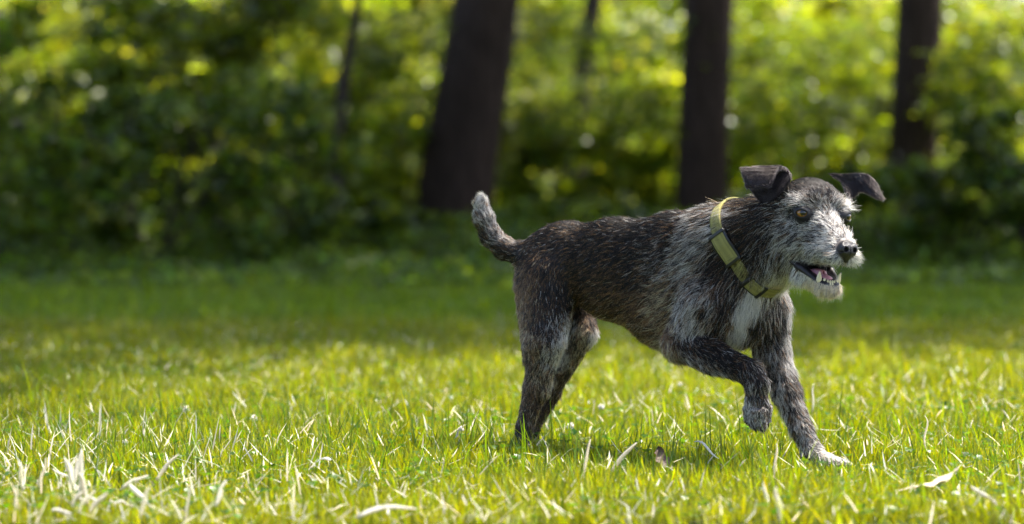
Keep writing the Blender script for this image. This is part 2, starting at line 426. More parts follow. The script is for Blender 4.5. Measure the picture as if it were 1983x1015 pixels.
def bough(parent, spots, n, leaf, tone, seed):
    """low leafy boughs: spots are (px, py, Y, width m, height m), each with its own twig and leaves"""
    g = np.random.default_rng(seed)
    for (px, py, Y, wm, hm) in spots:
        c = unproj(px, py, Y)
        m_ = int(n * wm); t = g.uniform(-1, 1, m_); lay = g.integers(0, 3, m_)
        P = np.stack([c[0] + t * wm * .5 + g.normal(0, .03, m_), c[1] + g.normal(0, .3, m_), c[2] - 0.25 * hm * t ** 2 + (lay - 1) * hm * .33 + g.normal(0, .035, m_)], -1)
        s_ = np.linspace(-1, 1, 9)
        V, F = tube_mesh(np.stack([c[0] + s_ * wm * .5, c[1] + .05 * s_, c[2] - 0.25 * hm * s_ ** 2 - .02], -1), np.linspace(.010, .004, 9), 6)
        tg = np_mesh('bough', V, F, M_bark2, parent)
        o = foliage('bough_leaves', P, leaf, tone, None, g, up=0.7, tv=0.3)
        o.parent = tg; o.matrix_parent_inverse = tg.matrix_parent_inverse.copy(); o.matrix_parent_inverse.identity()
        tgm = Matrix.Translation(parent.location) @ tg.matrix_parent_inverse
        o.matrix_parent_inverse = tgm.inverted()

def tree(name, trunk, rads, crown, label, seed, mat=M_bark, group=None, roots=(), leaf=0.13, n=9000, tone=GREEN, limbs=7, low=None):
    """trunk: list of world points; crown: (center, radii)"""
    g = np.random.default_rng(seed)
    base = trunk[0]
    root = tag(empty(name, (base[0], base[1], 0)), label, 'tree', group)
    t = np.linspace(0, 1, len(trunk)); s = np.linspace(0, 1, 26)
    T = np.array(trunk, float)
    pts = np.stack([np.interp(s, t, T[:, k]) for k in range(3)], -1)
    ker = np.array([1, 2, 3, 2, 1]) / 9.
    for k in range(3):
        pts[2:-2, k] = np.convolve(pts[:, k], ker, 'valid')
    pts[0, 2] = -0.12
    rr = np.interp(s, t, rads)
    V, F = tube_mesh(pts, rr, 28, wob=0.07, seed=seed)
    parts = [(V, F)]
    for (a, l_, r_) in roots:
        s2 = np.linspace(0, 1, 7)
        q = np.stack([base[0] + math.cos(a) * l_ * s2, base[1] + math.sin(a) * l_ * s2, 0.38 * (1 - s2) ** 2.2 - 0.05 * s2], -1)
        parts.append(tube_mesh(q, np.linspace(r_, r_ * 0.3, 7), 10, wob=0.1, seed=seed + 5))
    V, F = merge(parts); np_mesh('trunk', V, F, mat, root)
    cc, cr = np.array(crown[0], float), np.array(crown[1], float)
    lp = []
    for q in range(limbs):
        k = int(g.uniform(0.45, 0.98) * 25); st = pts[k]
        d = g.normal(size=3); d[2] = abs(d[2]) * 0.6; d /= np.linalg.norm(d)
        en = cc + d * cr * 0.75
        s2 = np.linspace(0, 1, 7)[:, None]
        q_ = st * (1 - s2) + en * s2 + np.array([0, 0, 0.5]) * np.sin(s2 * 3.14) * 0.4
        lp.append(tube_mesh(q_, np.linspace(max(0.02, rr[k] * 0.5), 0.012, 7), 8, seed=q))
    V, F = merge(lp); np_mesh('limb', V, F, mat, root)
    P = clumped(cc, cr, n, 90, g, spread=0.13, hollow=0.1)
    P = P[P[:, 2] > (low if low is not None else 1.0)]
    foliage('crown', P, leaf, tone, root, g, up=0.45)
    return root

def trunk_px(pp, Y, top=None):
    """pp: [(px, py)] from the base up, seen at distance Y"""
    pts = [tuple(unproj(a, b, Y)) for a, b in pp]
    if top: pts.append(top)
    return pts
# three big trunks, thin stems and the trees behind
T1 = tree('large_tree', trunk_px([(868, 500), (880, 400), (905, 240), (938, 60), (950, -60)], 19.0) + [(0.25, 19.1, 4.5), (0.5, 19.3, 8)],
     [0.27, 0.245, 0.225, 0.210, 0.20, 0.16, 0.08], ((0.5, 19.2, 8.0), (3.2, 3.0, 3.4)), 'thick dark trunk leaning to the right, behind the dog\'s tail', 1,
     roots=((3.5, 0.42, 0.11), (5.2, 0.35, 0.10), (0.2, 0.4, 0.1), (2, .4, .1)), low=3.5, n=6500, leaf=.17)
T2 = tree('forest_tree', trunk_px([(1356, 490), (1358, 380), (1364, 200), (1373, 0), (1377, -100)], 19.5) + [(1.3, 19.5, 5), (1.3, 19.6, 9)],
     [0.170, 0.160, 0.155, 0.150, 0.15, 0.12, 0.06], ((1.5, 19.6, 8.4), (2.8, 2.8, 3.2)), 'straight dark trunk standing just behind the dog\'s head', 2,
     roots=((4.2, 0.3, 0.07), (5.9, 0.28, 0.07)), low=3.5, n=7500, leaf=.17)
T3 = tree('forest_tree', trunk_px([(1762, 485), (1766, 330), (1774, 160), (1782, 0), (1786, -100)], 20.0) + [(2.8, 20, 5), (2.9, 20, 9)],
     [0.165, 0.155, 0.150, 0.146, 0.14, 0.1, 0.05], ((3.4, 20.2, 8.4), (2.8, 2.8, 3.2)), 'straight dark trunk on the right, beyond the dog\'s muzzle', 3,
     roots=((4.0, 0.3, 0.07),), low=3.5, n=7500, leaf=.17)
tree('slender_tree', trunk_px([(648, 470), (650, 300), (662, 170), (680, 80), (692, 0), (700, -80)], 16.8) + [(-1.0, 20.8, 3.6), (-0.9, 21, 5)],
     [0.034, 0.030, 0.034, 0.028, 0.026, 0.022, 0.02, 0.01], ((-1.0, 21, 4.6), (1.2, 1.2, 1.3)), 'thin crooked dark stem in the left middle of the wood', 4, mat=M_bark2,
     n=2500, leaf=0.09, low=2.6, limbs=4)
tree('slender_tree', trunk_px([(1108, 440), (1120, 230), (1132, 110), (1150, 0), (1160, -80)], 23.0) + [(1.0, 28, 4), (1.1, 28, 7)],
     [0.085, 0.078, 0.07, 0.068, 0.06, 0.05, 0.03], ((1.2, 28, 6.5), (2.2, 2.2, 2.4)), 'slim blurred trunk between the leaning trunk and the straight one', 5, mat=M_bark2,
     n=5000, low=3.0)
tree('slender_tree', trunk_px([(352, 440), (350, 200), (346, 0), (344, -80)], 29.0) + [(-3.1, 29, 5), (-3.1, 29, 8)],
     [0.10, 0.09, 0.085, 0.08, 0.06, 0.03], ((-3.2, 29, 7), (2.4, 2.4, 2.6)), 'slim blurred trunk in the upper left of the wood', 6, n=5000, low=3.0)
bough(T3, [(1840, 40, 24, 1.2, .5), (1690, 200, 24, .9, .5), (1560, 90, 25, 1.2, .5), (1930, 105, 18.6, .75, .16), (1900, 170, 18.3, .6, .2), (1670, 60, 21.5, .7, .2), (1590, 120, 21.5, .7, .3), (1560, 220, 20, .8, .3), (1960, 230, 19, .5, .2)], 520, .085, (.11, .16, .008), 51)
bough(T2, [(1230, 60, 24, 1.2, .5), (1470, 60, 25, .8, .5), (1250, 280, 24, .8, .4), (1250, 90, 20, .9, .3), (1470, 120, 20, .5, .3), (1180, 180, 20.5, .7, .3), (1470, 250, 20, .5, .25), (1260, 230, 20, .6, .2)], 420, .085, (.10, .15, .008), 52)
bough(T1, [(760, 110, 24, .9, .6), (480, 30, 25, 1.5, .5), (200, 50, 24, 1.6, .5), (60, 160, 22, .9, .4), (1060, 140, 24, .8, .5), (780, 60, 19.5, .7, .3), (760, 170, 19.5, .5, .3), (1060, 60, 20, .5, .3), (560, 40, 19, .7, .2), (1050, 230, 20, .5, .25)], 420, .085, (.11, .15, .008), 53)
# trees beside the lawn whose crowns overhang it and shade the middle distance
tree('overhanging_tree', [(4.6, 12.6, -.1), (4.5, 12.6, 2), (4.1, 12.2, 4), (3.8, 12, 7)], [0.2, 0.17, 0.14, 0.06], ((2.7, 11.8, 5.6), (3.4, 3.0, 1.7)),
     'tree on the right of the lawn whose crown shades the middle of the grass', 11, n=15000, leaf=0.19, low=2.6)
tree('overhanging_tree', [(-4.4, 11.0, -.1), (-4.3, 11, 2), (-3.6, 10.8, 4), (-3.2, 10.6, 6.5)], [0.2, 0.17, 0.14, 0.06], ((-0.75, 7.7, 5.0), (2.85, 2.6, 1.4)),
     'tree on the left of the lawn whose crown shades the left of the grass', 12, n=15000, leaf=0.17, low=2.6)
tree('overhanging_tree', [(8.2, 16, -.1), (8.1, 16, 2), (7.6, 15.8, 4), (7.2, 15.6, 7)], [0.22, 0.18, 0.14, 0.06], ((5.4, 15.8, 5.8), (4.0, 3.4, 1.8)),
     'tree at the far right corner of the lawn, out over the shaded grass', 13, n=20000, leaf=0.19, low=2.8)
tree('overhanging_tree', [(-5.4, 15.6, -.1), (-5.2, 15.6, 2), (-4.4, 15.4, 4), (-3.8, 15.3, 7)], [0.2, 0.17, 0.14, 0.06], ((-1.2, 16.0, 5.6), (4.2, 3.2, 1.7)),
     'tree at the far left corner of the lawn, reaching over the wood edge', 14, n=12000, leaf=0.19, low=2.6)

# ------------------------------------------------------------------ signed-distance modelling
def v3(*a): return np.array(a, np.float32)
def unit(a): a = np.asarray(a, float); return a / np.linalg.norm(a)
def q(px, w_, py): return np.array([px, w_, -py], np.float32)     # design space: photo px across, depth, up; 1250 units = 1 m
class Prim:
    def __init__(s, kind, k=14, flow=None, ln=13, lift=0.35, **kw):
        s.kind = kind; s.k = k; s.flow = None if flow is None else unit(flow); s.ln = ln; s.lift = lift; s.__dict__.update(kw)
    def d(s, P):
        if s.kind == 'c':
            pa = P - s.a; ba = s.b - s.a
            h = np.clip(pa @ ba / (ba @ ba), 0, 1)
            return np.sqrt(((pa - h[:, None] * ba) ** 2).sum(1)) - (s.ra + (s.rb - s.ra) * h)
        L = (P - s.c) @ s.ax.T
        k0 = np.sqrt(((L / s.r) ** 2).sum(1)); k1 = np.sqrt(((L / s.r ** 2) ** 2).sum(1)) + 1e-6
        return np.where(k0 < 1e-3, -s.r.min(), k0 * (k0 - 1) / k1)
def cap(a, b, ra, rb, k=14, flow=None, ln=13, lift=0.35):
    return Prim('c', k, flow if flow is not None else (b - a), ln, lift, a=a, b=b, ra=ra, rb=rb)
def ell(c, ax, r, k=14, flow=None, ln=13, lift=0.35):
    return Prim('e', k, flow, ln, lift, c=np.asarray(c, np.float32), ax=np.asarray(ax, np.float32), r=np.asarray(r, np.float32))
def sdf(P, prims):
    d = prims[0].d(P)
    for p in prims[1:]:
        e = p.d(P); h = np.clip(0.5 + 0.5 * (d - e) / p.k, 0, 1)
        d = d + (e - d) * h - p.k * h * (1 - h)
    return d
def mesh_sdf(prims, lo, hi, vox, post=None):
    """surface nets over a narrow band; returns vertices and quads"""
    B = 16
    nb = np.ceil((np.asarray(hi) - lo) / (vox * B)).astype(int)
    N = nb * B + 1
    S = np.ones(tuple(N), np.float32)
    cells = np.arange(B + 1) * vox
    lx, ly, lz = np.meshgrid(cells, cells, cells, indexing='ij')
    loc = np.stack([lx, ly, lz], -1).reshape(-1, 3).astype(np.float32)
    idx = np.stack(np.meshgrid(*[np.arange(k) for k in nb], indexing='ij'), -1).reshape(-1, 3)
    cen = (np.asarray(lo) + (idx + 0.5) * B * vox).astype(np.float32)
    D = np.stack([p.d(cen) for p in prims], 1)
    half = B * vox * 0.87
    for n_, (i, c) in enumerate(zip(idx, cen)):
        m = D[n_].min()
        sl = tuple(slice(a * B, a * B + B + 1) for a in i)
        if m > half + 12: continue
        if m < -half * 2.2: S[sl] = -1; continue
        sel = [p for p, dd in zip(prims, D[n_]) if dd < max(m, 0) + 2.2 * half + 30]
        P = loc + (np.asarray(lo) + i * B * vox).astype(np.float32)
        d = sdf(P, sel)
        if post is not None: d = post(P, d)
        S[sl] = d.reshape(B + 1, B + 1, B + 1)
    neg = S < 0
    c8 = np.zeros(tuple(N - 1), np.int8)
    for a in (0, 1):
        for b in (0, 1):
            for c in (0, 1):
                c8 += neg[a:N[0] - 1 + a, b:N[1] - 1 + b, c:N[2] - 1 + c]
    act = np.argwhere((c8 > 0) & (c8 < 8))
    vid = np.full(tuple(N - 1), -1, np.int32); vid[tuple(act.T)] = np.arange(len(act))
    acc = np.zeros((len(act), 3)); cnt = np.zeros(len(act))
    corners = [(a, b, c) for a in (0, 1) for b in (0, 1) for c in (0, 1)]
    for ca in corners:
        for ax_ in range(3):
            if ca[ax_]: continue
            cb = list(ca); cb[ax_] = 1
            sa = S[tuple((act + ca).T)]; sb = S[tuple((act + cb).T)]
            m = (sa < 0) != (sb < 0)
            t = np.where(m, sa / np.where(m, sa - sb, 1), 0)
            pos = np.tile(np.array(ca, float), (len(act), 1)); pos[:, ax_] += t
            acc[m] += pos[m]; cnt[m] += 1
    V = np.asarray(lo) + (act + acc / cnt[:, None]) * vox
    Qs = []
    for ax_ in range(3):
        u_, v_ = [k for k in range(3) if k != ax_]
        s0 = [slice(1, -1)] * 3; s1 = [slice(1, -1)] * 3
        s0[ax_] = slice(0, -1); s1[ax_] = slice(1, None)
        A = neg[tuple(s0)]; Bm = neg[tuple(s1)]
        e = np.argwhere(A != Bm)
        fl = A[tuple(e.T)]
        e = e + 1; e[:, ax_] -= 1
        qd = []
        for du, dv in ((0, 0), (1, 0), (1, 1), (0, 1)):
            k = e.copy(); k[:, u_] -= du; k[:, v_] -= dv
            qd.append(vid[tuple(k.T)])
        qd = np.stack(qd, 1)
        if ax_ == 1: fl = ~fl
        qd[~fl] = qd[~fl][:, ::-1]
        Qs.append(qd)
    Qs = np.vstack(Qs); Qs = Qs[(Qs >= 0).all(1)]
    return V, Qs

# ------------------------------------------------------------------ the dog
TH = R(35)
U_ = v3(math.cos(TH), -math.sin(TH), 0); N_ = v3(math.sin(TH), math.cos(TH), 0); Z_ = v3(0, 0, 1)
def frame(yaw, pitch):
    f = v3(math.cos(R(yaw)) * math.cos(R(pitch)), -math.sin(R(yaw)) * math.cos(R(pitch)), math.sin(R(pitch)))
    l = v3(math.sin(R(yaw)), math.cos(R(yaw)), 0)
    return np.stack([f, l, -np.cross(f, l) * (1 if -np.cross(f, l)[2] > 0 else -1)])
BF = frame(35, 0)
# head frame
HF = unit(v3(.50, -.866, 0.0)); HL = unit(v3(.866, .50, -0.07)); HU = np.cross(HF, HL); HU = -HU if HU[2] < 0 else HU
HE = q(1594, -150, 415)
HM = np.stack([HF, HL, HU]).astype(np.float32)
def hd(f, l, u): return (HE + f * HF + l * HL + u * HU).astype(np.float32)
def hvec(f, l, u): return (f * HF + l * HL + u * HU).astype(np.float32)
back = -U_ + v3(0, 0, -0.35)
down = v3(0, 0, -1)
prims = [
    ell(q(1318, 80, 546), frame(35, -4), (150, 77, 136), 20, back, 13),
    ell(q(1200, 160, 522), frame(35, -6), (120, 67, 100), 30, back, 10),
    ell(q(1098, 232, 505), frame(35, 4), (90, 69, 76), 28, back, 8),
    ell(q(1052, 258, 524), BF, (50, 58, 61), 24, back - .6 * Z_, 8),
    ell(q(1436, 8, 572), frame(35, -8), (66, 66, 96), 26, v3(-.2, .1, -1), 18),
    ell(q(1366, -2, 560), frame(35, 10), (58, 36, 104), 22, back - .5 * Z_, 17),
    ell(q(1474, 52, 580), frame(35, 0), (46, 36, 84), 22, v3(.25, 0, -1), 16),
    # neck
    cap(q(1392, 38, 477), q(1528, -78, 432), 80, 58, 24, v3(-.7, .4, -.5), 19),
    cap(q(1436, 16, 532), q(1535, -88, 474), 66, 50, 22, v3(-.35, .2, -1), 21),
    # near hind leg
    cap(q(1066, 212, 538), q(1056, 178, 662), 59, 36, 20, v3(-.1, 0, -1), 8),
    cap(q(1036, 228, 560), q(1040, 205, 690), 37, 26, 20, v3(-.1, 0, -1), 8),
    cap(q(1056, 178, 658), q(1040, 198, 752), 35, 23, 12, v3(-.15, 0, -1), 8),
    cap(q(1038, 198, 752), q(1017, 205, 826), 23, 15, 10, v3(-.15, 0, -1), 6),
    cap(q(1017, 205, 826), q(1010, 198, 868), 16, 18, 8, v3(0, 0, -1), 7),
    cap(q(1004, 196, 862), q(1020, 184, 872), 17, 14, 8, v3(.6, -.4, -.6), 5),
    cap(q(1014, 178, 870), q(1022, 164, 878), 9, 8, 3, v3(.6, -.4, -.6), 4),
    cap(q(1024, 182, 870), q(1036, 170, 878), 9, 8, 3, v3(.6, -.4, -.6), 4),
    cap(q(1026, 194, 868), q(1042, 186, 877), 8, 7, 3, v3(.6, -.4, -.6), 4),
    # far hind leg
    cap(q(1104, 300, 560), q(1126, 268, 644), 46, 27, 18, v3(0, 0, -1), 9),
    cap(q(1126, 268, 644), q(1066, 298, 758), 28, 16, 12, v3(-.3, 0, -1), 7),
    cap(q(1068, 298, 758), q(1030, 306, 826), 18, 14, 8, v3(-.2, 0, -1), 8),
    cap(q(1030, 306, 826), q(1026, 300, 866), 14, 15, 8, v3(0, 0, -1), 7),
    cap(q(1022, 300, 862), q(1040, 282, 872), 14, 11, 8, v3(.6, -.4, -.6), 6),
    # tail
    cap(q(1046, 256, 494), q(1012, 262, 492), 28, 22, 14, None, 8, .25),
    cap(q(1012, 262, 492), q(978, 268, 481), 22, 20, 10, None, 8, .3),
    cap(q(978, 268, 481), q(952, 272, 458), 20, 19, 10, None, 8, .3),
    cap(q(952, 272, 458), q(937, 272, 424), 19, 18, 10, None, 8, .3),
    cap(q(937, 272, 424), q(932, 270, 396), 18, 13, 10, None, 9, .3),
    cap(q(932, 270, 396), q(933, 268, 383), 11, 4, 8, None, 12, .2),
    # near front leg, lifted
    cap(q(1362, -22, 590), q(1318, -8, 664), 44, 32, 22, v3(-.5, 0, -.8), 14),
    cap(q(1318, -8, 664), q(1382, -50, 692), 31, 29, 12, v3(.8, -.4, -.45), 13),
    cap(q(1382, -50, 692), q(1452, -96, 720), 28, 22, 12, v3(.8, -.4, -.45), 11),
    cap(q(1452, -96, 720), q(1464, -102, 742), 23, 22, 8, v3(.2, 0, -1), 10),
    cap(q(1464, -102, 742), q(1465, -98, 778), 20, 20, 8, v3(.05, 0, -1), 8),
    cap(q(1465, -98, 778), q(1466, -94, 800), 20, 19, 8, v3(.05, 0, -1), 6),
    cap(q(1450, -98, 792), q(1450, -94, 812), 11, 9, 3.5, down, 4.5),
    cap(q(1461, -112, 798), q(1461, -110, 823), 11, 9, 3, down, 4.5),
    cap(q(1475, -112, 798), q(1476, -110, 826), 11, 9, 3, down, 4.5),
    cap(q(1485, -96, 790), q(1485, -92, 812), 10, 8, 3.5, down, 4.5),
    # far front leg, planted
    cap(q(1484, 52, 600), q(1494, 56, 676), 42, 32, 20, v3(.15, 0, -1), 15),
    cap(q(1494, 56, 676), q(1522, 34, 758), 31, 25, 12, v3(.3, 0, -1), 12),
    cap(q(1522, 34, 758), q(1550, 14, 828), 25, 20, 10, v3(.35, 0, -1), 10),
    cap(q(1550, 14, 828), q(1574, 2, 876), 20, 19, 8, v3(.4, 0, -1), 8),
    cap(q(1572, 0, 876), q(1592, -14, 892), 20, 16, 8, v3(.7, 0, -.7), 6),
    cap(q(1562, 0, 868), q(1560, -12, 894), 10, 8, 5, down, 6),
    cap(q(1588, -22, 888), q(1604, -40, 899), 10, 8, 5, v3(.8, 0, -.5), 5),
    cap(q(1598, -10, 888), q(1625, -24, 900), 10, 8, 5, v3(.9, 0, -.4), 5),
    cap(q(1600, 2, 886), q(1638, -4, 900), 10, 8, 5, v3(.9, 0, -.4), 5),
    # head
    ell(hd(-56, 0, 16), HM, (70, 62, 54), 20, hvec(-1, 0, .1), 7, .25),
    cap(hd(-60, 0, -18), hd(-10, 0, -36), 52, 40, 18, hvec(-1, 0, -.2), 13, .5),
    cap(hd(-48, 34, -34), hd(-30, 26, -58), 30, 24, 14, hvec(-1, .2, -.5), 18, .55),
    cap(hd(-48, -34, -34), hd(-30, -26, -58), 30, 24, 14, hvec(-1, -.2, -.5), 18, .55),
    cap(hd(-8, 0, -18), hd(70, 0, -54), 30, 18, 18, hvec(-1, 0, .1), 10, .45),
    cap(hd(0, 0, -52), hd(78, 0, -72), 36, 25, 12, hvec(-1, 0, -.1), 10, .5),
    cap(hd(20, 17, -70), hd(82, 12, -80), 22, 17, 10, hvec(-.8, .5, -.5), 12, .5),
    cap(hd(20, -17, -70), hd(82, -12, -80), 22, 17, 10, hvec(-.8, -.5, -.5), 12, .5),
    cap(hd(-6, 26, 15), hd(-8, 42, 12), 13, 12, 10, hvec(.2, .7, .6), 15, .8),
    cap(hd(-6, -26, 15), hd(-8, -42, 12), 13, 12, 10, hvec(.2, -.7, .6), 15, .8),
    ell(hd(-8, 39, -2), HM, (20, 17, 19), 8, hvec(-1, .3, -.3), 6, .3),
    ell(hd(-8, -39, -2), HM, (20, 17, 19), 8, hvec(-1, -.3, -.3), 6, .3),
    # lower jaw and throat
    cap(hd(-62, 0, -78), hd(-20, 0, -112), 38, 25, 16, hvec(-.7, 0, -.7), 18, .5),
    cap(hd(-34, 14, -108), hd(34, 9, -139), 22, 13, 8, hvec(-.3, .2, -1), 19, .5),
    cap(hd(-34, -14, -108), hd(34, -9, -139), 22, 13, 8, hvec(-.3, -.2, -1), 19, .5),
    cap(hd(36, -10, -140), hd(36, 10, -140), 12, 12, 8, hvec(.3, 0, -1), 19, .5),
]
EYE_F, EYE_L, EYE_U = 0.0, 47.0, -1.0
EYE_C = [hd(EYE_F, s * EYE_L, EYE_U) for s in (-1, 1)]
EYE_OUT = [unit(hvec(.80, s * .60, .02)).astype(np.float32) for s in (-1, 1)]
def head_local(P): return (P - HE) @ HM.T
def wedge(Lc):
    """mouth opening as a distance-like function, negative inside"""
    f, l, u = Lc[:, 0], Lc[:, 1], Lc[:, 2]
    up_ = (u + 96 - 8 * np.clip((f - 10) / -60, 0, 1)) * 0.97
    lowline = -88 - 0.37 * (f + 66)
    lo_ = (lowline - u) * 0.92
    # a trough down the middle of the lower jaw for tongue and gums
    return np.maximum(np.maximum(up_, lo_), -(f + 68))
def post_head(P, d):
    near = (np.abs(P - HE) < 200).all(1)
    if not near.any(): return d
    d = d.copy(); Pn = P[near]; dn = d[near]
    for c, o in zip(EYE_C, EYE_OUT):                       # lids round the eyeball, then the opening
        e = np.sqrt(((Pn - c) ** 2).sum(1)) - 16.0
        h = np.clip(0.5 + 0.5 * (dn - e) / 7, 0, 1); dn = dn + (e - dn) * h - 7 * h * (1 - h)
        up = unit(HU - (HU @ o) * o).astype(np.float32); sd_ = np.cross(up, o)
        L = (Pn - (c + o * 15 - up * 1.5)) @ np.stack([o, sd_, up]).T / np.array([13, 12, 6.6], np.float32)
        k0 = np.sqrt((L ** 2).sum(1))
        dn = np.maximum(dn, -(k0 - 1) * 8)
    Lc = head_local(Pn)
    # inner mouth hollow inside the jaw
    k0 = np.sqrt((((Lc - [2, 0, -112]) @ np.array([[.93, 0, -.37], [0, 1, 0], [.37, 0, .93]]).T / [44, 15, 9]) ** 2).sum(1))
    dn = np.maximum(dn, -(k0 - 1) * 9)
    dn = np.maximum(dn, -wedge(Lc))
    for s in (-1, 1):                                       # wet black lip rolled along the lower jaw
        for a_, b_, ra_, rb_ in ((hd(-60, s * 40, -88), hd(-14, s * 33, -107), 4, 6.5), (hd(-14, s * 33, -107), hd(28, s * 24, -128), 6.5, 5), (hd(28, s * 24, -130), hd(44, s * 12, -139), 5, 4)):
            e = cap(a_, b_, ra_, rb_).d(Pn); h = np.clip(0.5 + 0.5 * (dn - e) / 4, 0, 1); dn = dn + (e - dn) * h - 4 * h * (1 - h)
    e = cap(hd(43, -12, -143), hd(43, 12, -143), 4, 4).d(Pn); h = np.clip(0.5 + 0.5 * (dn - e) / 4, 0, 1); dn = dn + (e - dn) * h - 4 * h * (1 - h)
    d[near] = dn
    return d

t0 = time.time()
lo = q(880, -330, 935); hi = q(1740, 400, 290)
lo = np.array([880, -330, -935.0]); hi = np.array([1740, 400, -290.0])
DV, DQ = mesh_sdf(prims, lo, hi, 2.0, post_head)
print('dog mesh', len(DV), time.time() - t0)

def to_world(D):
    D = np.asarray(D, float)
    return unproj(D[:, 0], -D[:, 2], D0 + D[:, 1] / 1250.0)

def field(P):
    """coat flow, length and lift blended from the nearest body masses"""
    P = P.astype(np.float32)
    W = np.zeros(len(P)); Fl = np.zeros((len(P), 3)); Ln = np.zeros(len(P)); Lf = np.zeros(len(P))
    D = np.stack([p.d(P) for p in prims], 1); m = D.min(1)
    for i_, p in enumerate(prims):
        wt = np.exp(-np.clip(D[:, i_] - m, 0, 200) / 7.0)
        W += wt; Ln += wt * p.ln; Lf += wt * p.lift
        if p.flow is not None: Fl += wt[:, None] * p.flow
    return Fl / W[:, None], Ln / W, Lf / W

